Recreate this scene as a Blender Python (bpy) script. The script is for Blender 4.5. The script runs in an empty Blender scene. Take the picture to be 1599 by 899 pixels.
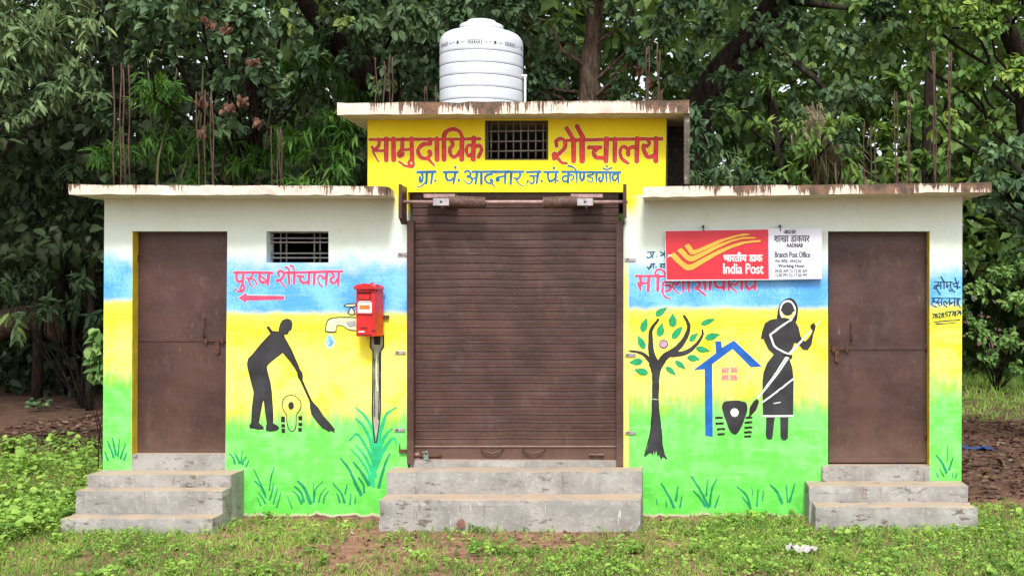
import bpy, bmesh, math, random
from mathutils import noise as mnoise
import numpy as np
from mathutils import Vector, Matrix
from mathutils.geometry import tessellate_polygon

random.seed(7)
rng = np.random.default_rng(11)
R = math.radians
C = bpy.context.scene.collection
scene = bpy.context.scene

# ------------------------------------------------------------------ camera, sky, sun, exposure
CAM_Y, CAM_Z, PXM, VX, VY = -11.0, 1.943, 175.0, 1060.0, 465.0
cd = bpy.data.cameras.new('camera')
cam = bpy.data.objects.new('camera', cd); C.objects.link(cam)
cam.location = (0, CAM_Y, CAM_Z); cam.rotation_euler = (R(90), 0, 0)
cd.sensor_width = 36.0; cd.lens = PXM * 11.0 / 1599.0 * 36.0
cd.shift_x = -(VX - 799.5) / 1599.0; cd.shift_y = (VY - 449.5) / 1599.0
cd.clip_start = 0.05; cd.clip_end = 2000
scene.camera = cam

SUN_EL, SUN_AZ = 52.0, 6.0          # sun behind the viewer, a little to the right
world = bpy.data.worlds.new('World'); scene.world = world; world.use_nodes = True
wn = world.node_tree; bg = wn.nodes['Background']
sky = wn.nodes.new('ShaderNodeTexSky'); sky.sky_type = 'NISHITA'; sky.sun_disc = False
sky.sun_elevation = R(SUN_EL); sky.sun_rotation = R(180 - SUN_AZ)
sky.air_density = 1.0; sky.dust_density = 3.0
hs = wn.nodes.new('ShaderNodeHueSaturation'); hs.inputs['Saturation'].default_value = 0.3
wn.links.new(sky.outputs[0], hs.inputs['Color']); wn.links.new(hs.outputs[0], bg.inputs[0])
bg.inputs[1].default_value = 0.115
sl = bpy.data.lights.new('sun', 'SUN'); sl.energy = 1.5; sl.angle = R(10); sl.color = (1.0, 0.985, 0.955)
sun = bpy.data.objects.new('sun', sl); C.objects.link(sun)
sd = Vector((math.sin(R(SUN_AZ)) * math.cos(R(SUN_EL)), -math.cos(R(SUN_AZ)) * math.cos(R(SUN_EL)), math.sin(R(SUN_EL))))
sun.rotation_euler = sd.to_track_quat('Z', 'Y').to_euler(); sun.location = (2, -20, 20)
scene.view_settings.view_transform = 'Standard'; scene.view_settings.look = 'None'
scene.view_settings.gamma = 1.0; scene.view_settings.use_curve_mapping = False
scene.view_settings.exposure = 1.1
scene.cycles.max_bounces = 6; scene.cycles.diffuse_bounces = 3; scene.cycles.transparent_max_bounces = 4

# ------------------------------------------------------------------ photo pixel -> world
def W(px, py, y=0.0):
    s = (y - CAM_Y) / 11.0
    return Vector(((px - VX) / PXM * s, y, CAM_Z + (VY - py) / PXM * s))
def sxy(y): return (y - CAM_Y) / 11.0

# ------------------------------------------------------------------ node helper
def srgb(r, g, b, k=1.0):
    f = lambda c: (c / 255 / 12.92) if c / 255 <= 0.04045 else ((c / 255 + 0.055) / 1.055) ** 2.4
    return (f(r) * k, f(g) * k, f(b) * k, 1.0)

class NB:
    def __init__(s, name):
        s.m = bpy.data.materials.new(name); s.m.use_nodes = True
        s.nt = s.m.node_tree; s.n = s.nt.nodes; s.l = s.nt.links
        s.bsdf = s.n['Principled BSDF']
    def put(s, sock, v):
        if isinstance(v, bpy.types.NodeSocket): s.l.new(v, sock)
        elif isinstance(v, (tuple, list)) and sock.type == 'RGBA': sock.default_value = tuple(v) if len(v) == 4 else tuple(v) + (1,)
        else: sock.default_value = v
    def math(s, op, a, b=0.0, c=None, clamp=False):
        n = s.n.new('ShaderNodeMath'); n.operation = op; n.use_clamp = clamp
        s.put(n.inputs[0], a); s.put(n.inputs[1], b)
        if c is not None: s.put(n.inputs[2], c)
        return n.outputs[0]
    def add(s, a, b): return s.math('ADD', a, b)
    def sub(s, a, b): return s.math('SUBTRACT', a, b)
    def mul(s, a, b): return s.math('MULTIPLY', a, b)
    def smooth(s, x, lo, hi):
        n = s.n.new('ShaderNodeMapRange'); n.interpolation_type = 'SMOOTHSTEP'
        s.put(n.inputs['Value'], x); s.put(n.inputs['From Min'], lo); s.put(n.inputs['From Max'], hi)
        return n.outputs['Result']
    def pos(s): return s.n.new('ShaderNodeNewGeometry').outputs['Position']
    def normal(s): return s.n.new('ShaderNodeNewGeometry').outputs['Normal']
    def obj(s): return s.n.new('ShaderNodeTexCoord').outputs['Object']
    def sep(s, v):
        n = s.n.new('ShaderNodeSeparateXYZ'); s.l.new(v, n.inputs[0]); return n.outputs
    def scl(s, v, sc, off=(0, 0, 0)):
        n = s.n.new('ShaderNodeMapping'); s.l.new(v, n.inputs[0]); n.inputs['Scale'].default_value = sc
        n.inputs['Location'].default_value = off; return n.outputs[0]
    def noise(s, v, scale=5.0, detail=4.0, rough=0.55, dist=0.0):
        n = s.n.new('ShaderNodeTexNoise'); s.l.new(v, n.inputs['Vector'])
        n.inputs['Scale'].default_value = scale; n.inputs['Detail'].default_value = detail
        n.inputs['Roughness'].default_value = rough; n.inputs['Distortion'].default_value = dist
        return n.outputs['Fac']
    def voro(s, v, scale=5.0, feature='F1'):
        n = s.n.new('ShaderNodeTexVoronoi'); n.feature = feature; s.l.new(v, n.inputs['Vector'])
        n.inputs['Scale'].default_value = scale; return n.outputs
    def mix(s, f, a, b):
        n = s.n.new('ShaderNodeMix'); n.data_type = 'RGBA'
        s.put(n.inputs[0], f); s.put(n.inputs[6], a); s.put(n.inputs[7], b); return n.outputs[2]
    def bump(s, h, strength=0.3, dist=0.01):
        n = s.n.new('ShaderNodeBump'); s.l.new(h, n.inputs['Height']); n.inputs['Strength'].default_value = strength
        n.inputs['Distance'].default_value = dist; s.l.new(n.outputs[0], s.bsdf.inputs['Normal'])
    def attr(s, name):
        n = s.n.new('ShaderNodeAttribute'); n.attribute_name = name; return n.outputs['Fac']
    def out(s, col, rough=0.8, spec=0.3, metal=0.0):
        s.put(s.bsdf.inputs['Base Color'], col); s.put(s.bsdf.inputs['Roughness'], rough)
        s.bsdf.inputs['Specular IOR Level'].default_value = spec; s.bsdf.inputs['Metallic'].default_value = metal
        return s.m

def simple(name, col, rough=0.7, spec=0.3, metal=0.0, var=0.18, scale=14.0, bump=0.0):
    b = NB(name); p = b.pos(); n = b.noise(p, scale, 5)
    dark = tuple(c * (1 - var) for c in col[:3]) + (1,); lite = tuple(min(c * (1 + var), 0.95) for c in col[:3]) + (1,)
    c = b.mix(b.smooth(n, 0.3, 0.7), dark, lite)
    if bump: b.bump(b.noise(p, scale * 6, 3), bump, 0.004)
    return b.out(c, rough, spec, metal)

# ------------------------------------------------------------------ materials
YEL = (0.88, 0.76, 0.012, 1); PALE = (0.88, 0.83, 0.17, 1); GRN = (0.135, 0.64, 0.085, 1); GRN2 = (0.21, 0.72, 0.17, 1)
GRND = (0.10, 0.54, 0.055, 1); BLU = (0.085, 0.35, 0.84, 1); BLU2 = (0.22, 0.55, 0.92, 1); WHT = (0.72, 0.82, 0.75, 1)

def wall_paint(name, b1, b2, b3, yspots=True):
    """sprayed bands: white, blue, yellow, green; thresholds in photo pixels of height"""
    b = NB(name); p = b.pos(); o = b.sep(p)
    py = b.add(b.mul(o[2], -PXM), CAM_Z * PXM + VY); px = b.add(b.mul(o[0], PXM), VX)
    n1 = b.noise(p, 3.0, 4); n2 = b.noise(p, 9.0, 4); ns = b.noise(b.scl(p, (9, 9, 1.6)), 2.2, 4, 0.6); nf = b.noise(p, 45, 3)
    j = lambda n, k: b.mul(b.sub(n, 0.5), k)
    h1 = b.add(b.add(py, j(n1, 60)), j(n2, 30)); h2 = b.add(b.add(py, j(n1, 10)), j(n2, 9)); h3 = b.add(b.add(py, j(ns, 70)), j(n1, 24))
    blue = b.mix(b.smooth(b.add(n1, j(nf, 0.5)), 0.35, 0.66), BLU, BLU2)
    white = b.mix(b.smooth(n1, 0.3, 0.7), WHT, (0.70, 0.79, 0.69, 1))
    yel = b.mix(b.smooth(b.add(n1, j(n2, 0.4)), 0.25, 0.55), YEL, PALE)
    yel = b.mix(b.smooth(py, b2 + 5, b2 + 70), YEL, yel)
    g = b.mix(b.smooth(b.add(n2, j(n1, 0.8)), 0.35, 0.65), GRN, GRN2)
    g = b.mix(b.mul(b.smooth(b.add(py, j(n1, 40)), 735, 762), 0.75), g, b.mix(b.smooth(n2, 0.4, 0.6), GRND, GRN))
    c = b.mix(b.smooth(h1, *b1), white, blue)
    mixg = b.smooth(h2, b2 - 8, b2 + 6)
    c = b.mix(mixg, c, yel)
    # a soft greenish seam where blue and yellow spray met
    seam = b.mul(b.smooth(h2, b2 - 4, b2 + 4), b.sub(1.0, b.smooth(h2, b2 + 6, b2 + 26)))
    c = b.mix(b.mul(seam, 0.45), c, (0.36, 0.62, 0.18, 1))
    c = b.mix(b.smooth(h3, *b3), c, g)
    # yellow overspray beside the shutter head and the bare edge strip
    e = b.mul(b.smooth(px, 606, 626), b.sub(1.0, b.smooth(px, 984, 1010)))
    c = b.mix(b.mul(e, b.sub(1.0, b.smooth(h1, 306, 345))), c, YEL)
    e2 = b.mul(b.smooth(px, 973, 974.5), b.sub(1.0, b.smooth(b.add(px, j(n2, 3)), 980, 983)))
    c = b.mix(b.mul(e2, b.smooth(py, 380, 440)), c, PALE)
    # splashed earth and bare plaster along the foot of the wall
    foot = b.add(py, j(b.noise(b.scl(p, (1, 1, 0.4)), 7, 4), 22))
    c = b.mix(b.smooth(foot, 800, 804), c, (0.55, 0.50, 0.36, 1))
    c = b.mix(b.smooth(foot, 804, 806.5), c, (0.13, 0.075, 0.045, 1))
    lap = b.noise(b.scl(p, (2.2, 2.2, 26)), 1.4, 4, 0.6); lap2 = b.noise(b.scl(p, (26, 26, 2.4)), 1.4, 4, 0.6)
    c = b.mix(b.mul(b.smooth(lap, 0.52, 0.72), 0.10), c, (0.86, 0.86, 0.80, 1))
    c = b.mix(b.mul(b.smooth(lap2, 0.56, 0.74), 0.12), c, b.mix(0.5, c, (0.20, 0.22, 0.12, 1)))
    crk = b.math('LESS_THAN', b.math('ABSOLUTE', b.sub(b.noise(p, 1.1, 7, 0.62), 0.5)), 0.0022)
    c = b.mix(b.mul(crk, b.mul(b.smooth(n1, 0.56, 0.64), 0.3)), c, (0.16, 0.15, 0.11, 1))
    st = b.smooth(b.noise(b.scl(p, (16, 16, 1.1)), 1.5, 4, 0.6), 0.62, 0.78)
    c = b.mix(b.mul(st, 0.14), c, (0.3, 0.27, 0.2, 1))
    sp = b.math('LESS_THAN', b.voro(p, 6.0)[0], 0.035)
    c = b.mix(b.mul(sp, b.mul(b.smooth(n2, 0.5, 0.6), 0.6)), c, (0.25, 0.18, 0.12, 1))
    b.bump(b.add(b.noise(p, 60, 4), b.add(b.mul(n2, 1.2), b.mul(n1, 2.0))), 0.35, 0.008)
    return b.out(c, 0.75, 0.25)

def yellow_paint():
    b = NB('yellow wall paint'); p = b.pos(); o = b.sep(p)
    n1 = b.noise(p, 2.5, 4); n2 = b.noise(p, 12, 4)
    c = b.mix(b.smooth(n1, 0.3, 0.7), (0.86, 0.70, 0.010, 1), (0.90, 0.80, 0.035, 1))
    st = b.smooth(b.noise(b.scl(p, (10, 10, 0.9)), 1.6, 4, 0.6), 0.6, 0.8)
    c = b.mix(b.mul(st, 0.22), c, (0.42, 0.36, 0.06, 1))
    sp = b.math('LESS_THAN', b.voro(p, 9.0)[0], 0.05)
    c = b.mix(b.mul(sp, b.mul(b.smooth(n2, 0.55, 0.6), 0.5)), c, (0.35, 0.28, 0.08, 1))
    b.bump(b.add(b.noise(p, 60, 4), n2), 0.22, 0.006)
    return b.out(c, 0.75, 0.25)

def slab_paint(name, amount, seed, zt, zb):
    """whitewashed concrete edge with rust brown drips running down from the top edge"""
    b = NB(name); p = b.pos(); o = b.sep(p); N = b.sep(b.normal())
    t = b.math('DIVIDE', b.sub(zt, o[2]), zt - zb)
    n = b.noise(p, 9, 5); nf = b.noise(p, 70, 4, 0.7)
    drip = b.noise(b.scl(p, (17, 17, 0.8), (seed, 0, 0)), 1.6, 5, 0.75); drip2 = b.noise(b.scl(p, (45, 45, 2.5), (seed * 2, 0, 0)), 1.5, 4, 0.7)
    big = b.noise(b.scl(p, (1.3, 1.3, 0.3), (seed, 3, 0)), 1.4, 4, 0.7)
    base = b.mix(b.smooth(n, 0.35, 0.7), (0.72, 0.66, 0.55, 1), (0.68, 0.52, 0.45, 1))
    base = b.mix(b.mul(b.smooth(nf, 0.5, 0.7), 0.3), base, (0.42, 0.30, 0.22, 1))
    lvl = b.add(b.add(b.mul(drip, 0.55), b.mul(drip2, 0.45)), b.add(b.mul(b.sub(big, amount), 1.25), b.mul(b.sub(0.35, t), 0.14)))
    lvl = b.add(lvl, b.mul(b.sub(nf, 0.5), 0.12))
    col = b.mix(b.smooth(b.add(n, b.mul(b.sub(nf, 0.5), 0.6)), 0.38, 0.62), (0.17, 0.08, 0.042, 1), (0.045, 0.030, 0.022, 1))
    c = b.mix(b.mul(b.smooth(lvl, 0.53, 0.575), 0.92), base, col)
    edge = b.mul(b.sub(1.0, b.smooth(b.add(t, b.mul(b.sub(drip2, 0.5), 0.5)), 0.02, 0.16)), b.smooth(drip, 0.35, 0.5))
    c = b.mix(b.mul(edge, 0.8), c, (0.10, 0.075, 0.045, 1))
    c = b.mix(b.smooth(N[2], 0.5, 0.8), c, (0.13, 0.12, 0.07, 1))
    under = b.smooth(b.mul(N[2], -1.0), 0.5, 0.8)
    c = b.mix(under, c, b.mix(b.smooth(n, 0.4, 0.65), (0.62, 0.60, 0.46, 1), (0.52, 0.49, 0.38, 1)))
    b.bump(b.add(b.noise(p, 50, 5), n), 0.5, 0.01)
    return b.out(c, 0.85, 0.2)

def concrete(name, tone=(0.31, 0.295, 0.275), dusty=True):
    b = NB(name); p = b.pos(); N = b.sep(b.normal())
    n1 = b.noise(p, 3.5, 5, 0.6); n2 = b.noise(p, 24, 5, 0.65)
    c = b.mix(b.smooth(n1, 0.3, 0.7), tuple(t * 0.78 for t in tone), tuple(t * 1.22 for t in tone))
    c = b.mix(b.mul(b.smooth(n2, 0.5, 0.75), 0.5), c, (0.50, 0.47, 0.42, 1))
    drip = b.noise(b.scl(p, (13, 13, 1.4)), 1.6, 5, 0.65)
    c = b.mix(b.mul(b.smooth(drip, 0.60, 0.72), 0.55), c, (0.17, 0.10, 0.06, 1))
    c = b.mix(b.mul(b.smooth(b.noise(b.scl(p, (30, 30, 4)), 1.5, 3), 0.68, 0.74), 0.8), c, (0.62, 0.61, 0.58, 1))
    ch = b.mul(b.smooth(b.noise(b.scl(p, (6, 6, 14)), 1.3, 5, 0.75), 0.56, 0.62), b.smooth(b.noise(p, 1.7, 3), 0.42, 0.55))
    c = b.mix(b.mul(ch, 0.7), c, (0.085, 0.060, 0.035, 1))
    if dusty:
        c = b.mix(b.mul(b.smooth(N[2], 0.5, 0.8), b.smooth(b.noise(p, 6, 4), 0.2, 0.65)), c, (0.42, 0.315, 0.225, 1))
    b.bump(b.add(b.noise(p, 70, 4), b.mul(n2, 1.5)), 0.45, 0.008)
    return b.out(c, 0.9, 0.15)

def brown_metal(name, tone=(0.085, 0.045, 0.038), flat=False):
    b = NB(name); p = b.pos()
    n1 = b.noise(p, 2.8, 4); n2 = b.noise(b.scl(p, (2.2, 2.2, 40) if flat else (34, 34, 6)), 1.6, 5, 0.65); n3 = b.noise(p, 30, 4)
    msk = b.smooth(b.noise(p, 1.6, 3, 0.6), 0.40, 0.62)
    c = b.mix(b.smooth(n1, 0.3, 0.72), tuple(t * 0.78 for t in tone), tuple(t * 1.3 for t in tone))
    c = b.mix(b.mul(b.mul(b.smooth(n2, 0.60, 0.72), msk), 0.5), c, (0.27, 0.19, 0.165, 1))
    c = b.mix(b.mul(b.smooth(b.noise(b.scl(p, (5, 5, 1.2)), 2, 4), 0.58, 0.75), 0.3), c, (0.045, 0.022, 0.018, 1))
    c = b.mix(b.mul(b.smooth(n3, 0.72, 0.78), 0.5), c, (0.35, 0.25, 0.21, 1))
    zz = b.sep(p)[2]; ft = b.sub(1.0, b.smooth(b.add(zz, b.mul(b.sub(b.noise(p, 7, 4), 0.5), 0.35)), 0.45, 0.85))
    c = b.mix(b.mul(ft, 0.35), c, (0.21, 0.125, 0.085, 1))
    bl = b.smooth(b.noise(b.scl(p, (3, 3, 1.5)), 1.7, 5, 0.7), 0.55, 0.7)
    c = b.mix(b.mul(bl, 0.16), c, (0.20, 0.14, 0.12, 1))
    b.bump(b.add(b.noise(p, 3.0, 3), b.mul(n3, 0.06)), 0.45, 0.04)
    return b.out(c, b.add(0.33, b.mul(n1, 0.22)), 0.45)

M = {}
M['wall_left_pillar'] = wall_paint('sprayed wall paint by left door', (385, 425), 470, (548, 612))
M['wall_left'] = wall_paint('sprayed wall paint with men mural', (385, 432), 489, (618, 672))
M['wall_right'] = wall_paint('sprayed wall paint with women mural', (388, 440), 482, (586, 655))
M['wall_right_pillar'] = wall_paint('sprayed wall paint by right door', (400, 440), 478, (540, 640))
M['yellow'] = yellow_paint()
M['slab_l'] = slab_paint('left slab whitewash', 0.52, 3.3, 2.925, 2.83)
M['slab_r'] = slab_paint('right slab whitewash', 0.455, 8.1, 2.925, 2.835)
M['slab_u'] = slab_paint('upper slab whitewash', 0.525, 5.2, 3.65, 3.54)
M['concrete'] = concrete('step concrete')
M['concrete_dark'] = concrete('weathered concrete', (0.10, 0.088, 0.072), False)
M['plaster'] = simple('grey plaster', (0.30, 0.28, 0.24), 0.9, 0.2, 0, 0.25, 6, 0.3)
M['door'] = brown_metal('brown door paint', (0.064, 0.030, 0.0245))
M['shutter'] = brown_metal('brown shutter paint', (0.060, 0.027, 0.0215), True)
M['steel'] = simple('bare steel', (0.45, 0.42, 0.43), 0.38, 0.5, 0.6, 0.2, 20)
M['pinkplate'] = simple('primer painted plate', (0.34, 0.22, 0.20), 0.55, 0.4, 0, 0.2, 20)
M['spring'] = simple('brown spring coil', (0.16, 0.095, 0.08), 0.5, 0.4, 0.2, 0.3, 30)
M['darksteel'] = simple('dark steel', (0.05, 0.045, 0.045), 0.5, 0.4, 0.3, 0.3, 20)
M['grille'] = simple('grey painted grille bars', (0.19, 0.175, 0.17), 0.5, 0.4, 0.2, 0.2, 20)
M['rebar'] = simple('rusty rebar', (0.085, 0.050, 0.038), 0.85, 0.2, 0, 0.4, 9)
M['jamb'] = simple('olive yellow jamb paint', (0.58, 0.46, 0.03), 0.7, 0.3, 0, 0.2, 6)
M['blackpaint'] = simple('charcoal mural paint', (0.030, 0.030, 0.034), 0.6, 0.35, 0, 0.38, 6)
M['outline'] = simple('black brush line', (0.022, 0.017, 0.013), 0.7, 0.3)
M['red'] = simple('red letter paint', (0.66, 0.050, 0.035), 0.6, 0.35, 0, 0.25, 16)
M['darkred'] = simple('dark red letter edge', (0.34, 0.018, 0.016), 0.6, 0.35)
M['halo'] = simple('pale letter halo', (0.88, 0.80, 0.25), 0.7, 0.3, 0, 0.1)
M['halo_white'] = simple('white letter halo', (0.66, 0.74, 0.86), 0.7, 0.3, 0, 0.12)
M['letterblue'] = simple('blue letter paint', (0.022, 0.135, 0.29), 0.65, 0.3, 0, 0.35, 10)
M['pink'] = simple('pink letter paint', (0.68, 0.075, 0.155), 0.65, 0.3, 0, 0.2, 12)
M['pinkedge'] = simple('purple letter edge', (0.33, 0.055, 0.22), 0.65, 0.3)
M['navy'] = simple('navy brush paint', (0.012, 0.035, 0.055), 0.7, 0.3)
M['teal'] = simple('teal brush paint', (0.02, 0.14, 0.24), 0.7, 0.3)
M['leafpaint'] = simple('mural leaf green', (0.018, 0.33, 0.12), 0.65, 0.3, 0, 0.2, 12)
M['grasspaint'] = simple('mural grass green', (0.010, 0.26, 0.105), 0.65, 0.3, 0, 0.25, 9)
M['grasspaint2'] = simple('mural bright grass green', (0.022, 0.44, 0.17), 0.65, 0.3, 0, 0.2, 9)
M['houseblue'] = simple('mural house blue', (0.012, 0.105, 0.42), 0.65, 0.3, 0, 0.22, 9)
M['housepink'] = simple('mural window pink', (0.75, 0.25, 0.22), 0.65, 0.3, 0, 0.3, 20)
M['lilac'] = simple('lilac disc paint', (0.45, 0.28, 0.40), 0.65, 0.3)
M['whitepaint'] = simple('white mural paint', (0.78, 0.80, 0.80), 0.65, 0.3, 0, 0.08)
M['tapfill'] = simple('pale tap paint', (0.66, 0.72, 0.42), 0.65, 0.3, 0, 0.15, 12)
M['taphatch'] = simple('grey tap hatching', (0.30, 0.30, 0.33), 0.65, 0.3, 0, 0.3, 40)
M['drop'] = simple('drop blue', (0.20, 0.48, 0.82), 0.6, 0.3, 0, 0.35, 25)
M['pipefill'] = simple('grey pipe paint', (0.30, 0.31, 0.22), 0.65, 0.3, 0, 0.4, 9)
M['signred'] = simple('red sign enamel', (0.60, 0.022, 0.040), 0.35, 0.5, 0, 0.08, 3)
M['signwhite'] = simple('white sign enamel', (0.70, 0.72, 0.82), 0.35, 0.5, 0, 0.05, 3)
M['amber'] = simple('amber emblem', (0.88, 0.42, 0.06), 0.4, 0.4, 0, 0.12, 3)
M['maroon'] = simple('maroon emblem edge', (0.30, 0.015, 0.015), 0.4, 0.4)
M['signink'] = simple('black sign ink', (0.05, 0.05, 0.07), 0.6, 0.3)
M['mailred'] = simple('red letterbox paint', (0.56, 0.018, 0.018), 0.38, 0.5, 0, 0.22, 10)
M['maildark'] = simple('dark red slot', (0.16, 0.018, 0.02), 0.6, 0.3)
M['paper'] = simple('paper notice', (0.72, 0.70, 0.68), 0.8, 0.2, 0, 0.06)
M['orange'] = simple('orange print', (0.75, 0.16, 0.03), 0.7, 0.3)
M['rustiron'] = simple('rusty iron', (0.10, 0.045, 0.03), 0.85, 0.2, 0, 0.3, 30)
M['pvc'] = simple('white pvc', (0.74, 0.74, 0.68), 0.45, 0.4, 0, 0.06)
M['padlock'] = simple('dull green steel', (0.25, 0.33, 0.30), 0.4, 0.5, 0.6, 0.3, 60)
M['brick'] = simple('orange broken brick', (0.30, 0.135, 0.055), 0.95, 0.1, 0, 0.3, 25, 0.4)
M['rag'] = simple('pale crumpled plastic', (0.42, 0.40, 0.38), 0.6, 0.3, 0, 0.15, 20)
M['bluerag'] = simple('blue plastic sheet', (0.03, 0.06, 0.17), 0.5, 0.4, 0, 0.3, 12)

def tank_mat():
    b = NB('white tank plastic'); p = b.pos(); n = b.noise(p, 5, 4)
    c = b.mix(b.smooth(n, 0.3, 0.7), (0.58, 0.62, 0.68, 1), (0.66, 0.69, 0.73, 1))
    st = b.smooth(b.noise(b.scl(p, (14, 14, 0.8)), 1.5, 4), 0.6, 0.8)
    c = b.mix(b.mul(st, 0.15), c, (0.5, 0.5, 0.46, 1))
    b.bsdf.inputs['Subsurface Weight'].default_value = 0.0
    return b.out(c, 0.42, 0.4)
M['tank'] = tank_mat()
M['tankgroove'] = simple('grey tank groove', (0.20, 0.22, 0.26), 0.6, 0.3)

def bark(name, dark, lite):
    b = NB(name); p = b.obj()
    n = b.noise(b.scl(p, (9, 9, 2.0)), 2.2, 6, 0.7); n2 = b.noise(p, 2.0, 4)
    c = b.mix(b.smooth(n, 0.35, 0.65), dark + (1,), lite + (1,))
    c = b.mix(b.mul(b.smooth(n2, 0.55, 0.7), 0.5), c, (0.07, 0.085, 0.045, 1))
    b.bump(n, 0.9, 0.04)
    return b.out(c, 0.95, 0.1)
M['bark'] = bark('brown bark', (0.045, 0.030, 0.022), (0.16, 0.115, 0.085))
M['bark_dark'] = bark('dark bark', (0.014, 0.011, 0.009), (0.050, 0.038, 0.030))
M['culm'] = simple('bamboo culm', (0.10, 0.10, 0.04), 0.6, 0.3, 0, 0.3, 5)

def leafmat(name, a, bcol, c3=None, spec=0.28, rough=0.58, trans=0.32):
    b = NB(name); t = b.attr('tint')
    c = b.mix(b.smooth(t, 0.0, 0.85), a + (1,), bcol + (1,))
    if c3: c = b.mix(b.smooth(t, 0.93, 0.97), c, c3 + (1,))
    b.out(c, rough, spec)
    tr = b.n.new('ShaderNodeBsdfTranslucent'); hsn = b.n.new('ShaderNodeHueSaturation')
    hsn.inputs['Hue'].default_value = 0.475; hsn.inputs['Saturation'].default_value = 1.15; hsn.inputs['Value'].default_value = 1.6
    b.l.new(c, hsn.inputs['Color']); b.l.new(hsn.outputs[0], tr.inputs['Color'])
    mx = b.n.new('ShaderNodeMixShader'); mx.inputs[0].default_value = trans
    b.l.new(b.bsdf.outputs[0], mx.inputs[1]); b.l.new(tr.outputs[0], mx.inputs[2])
    b.l.new(mx.outputs[0], b.n['Material Output'].inputs['Surface'])
    return b.m
M['leaf_sage'] = leafmat('sage green leaves', (0.09, 0.15, 0.062), (0.23, 0.335, 0.155), (0.45, 0.47, 0.15))
M['leaf_broad'] = leafmat('broad grey green leaves', (0.06, 0.118, 0.055), (0.175, 0.275, 0.13), (0.3, 0.4, 0.12))
M['leaf_bamboo'] = leafmat('bamboo leaves', (0.034, 0.105, 0.014), (0.11, 0.245, 0.042), (0.19, 0.32, 0.05))
M['leaf_dark'] = leafmat('dark evergreen leaves', (0.04, 0.085, 0.036), (0.12, 0.195, 0.088), (0.22, 0.31, 0.09))
M['leaf_fresh'] = leafmat('fresh green leaves', (0.065, 0.145, 0.03), (0.19, 0.31, 0.075), (0.33, 0.44, 0.09))
M['leaf_bush'] = leafmat('shrub leaves', (0.09, 0.19, 0.05), (0.27, 0.43, 0.13), (0.42, 0.5, 0.16))
M['leaf_dead'] = leafmat('dead brown leaves', (0.12, 0.062, 0.042), (0.24, 0.13, 0.09), None, 0.2, 0.8, 0.2)
M['leaf_far'] = leafmat('far forest leaves', (0.03, 0.066, 0.016), (0.13, 0.215, 0.05), (0.25, 0.36, 0.07))
M['grass'] = leafmat('lawn blades', (0.08, 0.16, 0.024), (0.27, 0.41, 0.075), (0.46, 0.4, 0.18), 0.25, 0.6, 0.25)
M['weed'] = leafmat('ground weeds', (0.085, 0.19, 0.027), (0.29, 0.47, 0.085), (0.4, 0.54, 0.12), 0.3, 0.55, 0.25)
M['leaf_painted_shade'] = leafmat('thicket leaves with painted shade', (0.018, 0.032, 0.012), (0.048, 0.075, 0.028), (0.08, 0.11, 0.03), 0.25, 0.6, 0.15)  # leaf colour darkened to carry the understory shade
M['straw'] = leafmat('dry straw', (0.15, 0.13, 0.075), (0.3, 0.26, 0.16), None, 0.2, 0.8, 0.2)
M['litter'] = leafmat('leaf litter', (0.055, 0.03, 0.02), (0.17, 0.1, 0.065), (0.33, 0.26, 0.19), 0.2, 0.8, 0.1)

def ground_mat():
    b = NB('red earth'); p = b.pos()
    n1 = b.noise(p, 0.55, 5, 0.6); n2 = b.noise(p, 5, 5, 0.65); n3 = b.noise(p, 40, 4, 0.6)
    c = b.mix(b.smooth(n2, 0.3, 0.7), (0.15, 0.080, 0.050, 1), (0.33, 0.175, 0.115, 1))
    c = b.mix(b.mul(b.smooth(n3, 0.45, 0.7), 0.5), c, (0.38, 0.25, 0.18, 1))
    c = b.mix(b.mul(b.smooth(n1, 0.52, 0.66), 0.55), c, (0.075, 0.080, 0.030, 1))
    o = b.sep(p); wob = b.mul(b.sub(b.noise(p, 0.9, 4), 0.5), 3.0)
    shade_l = b.mul(b.smooth(b.add(b.mul(o[0], -1.0), b.mul(wob, 0.2)), 4.9, 5.3), b.smooth(b.add(o[1], wob), 2.6, 4.6))
    shade_r = b.mul(b.smooth(b.add(o[0], b.mul(wob, 0.1)), 2.3, 2.7), b.smooth(b.add(o[1], b.mul(wob, 0.4)), 0.4, 1.4))
    shade_b = b.smooth(o[1], 4.5, 6.0)
    shade_mask = b.math('MAXIMUM', b.math('MAXIMUM', shade_l, shade_r), shade_b)  # tree shade beside and behind the building, painted into the soil colour
    c = b.mix(b.mul(shade_mask, 0.85), c, b.mix(b.smooth(n2, 0.35, 0.65), (0.055, 0.034, 0.025, 1), (0.125, 0.072, 0.050, 1)))
    v = b.voro(p, 26.0)
    c = b.mix(b.mul(b.math('LESS_THAN', v[0], 0.22), b.smooth(n2, 0.5, 0.6)), c, (0.33, 0.22, 0.15, 1))
    b.bump(b.add(n2, b.mul(n3, 0.6)), 0.7, 0.03)
    return b.out(c, 0.95, 0.1)
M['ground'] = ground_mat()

# ------------------------------------------------------------------ object helpers
def empty(name, loc, label, cat, group=None):
    o = bpy.data.objects.new(name, None); C.objects.link(o); o.location = loc
    o['label'] = label; o['category'] = cat
    if group: o['group'] = group
    return o
def root_loc(parent):
    l = Vector((0, 0, 0)); p = parent
    while p is not None: l += Vector(p.location); p = p.parent
    return l
def link(name, me, parent=None, label=None, cat=None, group=None, kind=None):
    o = bpy.data.objects.new(name, me); C.objects.link(o)
    if parent is not None:
        rl = root_loc(parent)
        me.transform(Matrix.Translation(-rl)); o.parent = parent
    if label: o['label'] = label
    if cat: o['category'] = cat
    if group: o['group'] = group
    if kind: o['kind'] = kind
    return o
def tag_origin(o, loc):
    o.data.transform(Matrix.Translation(-Vector(loc))); o.location = loc

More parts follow.
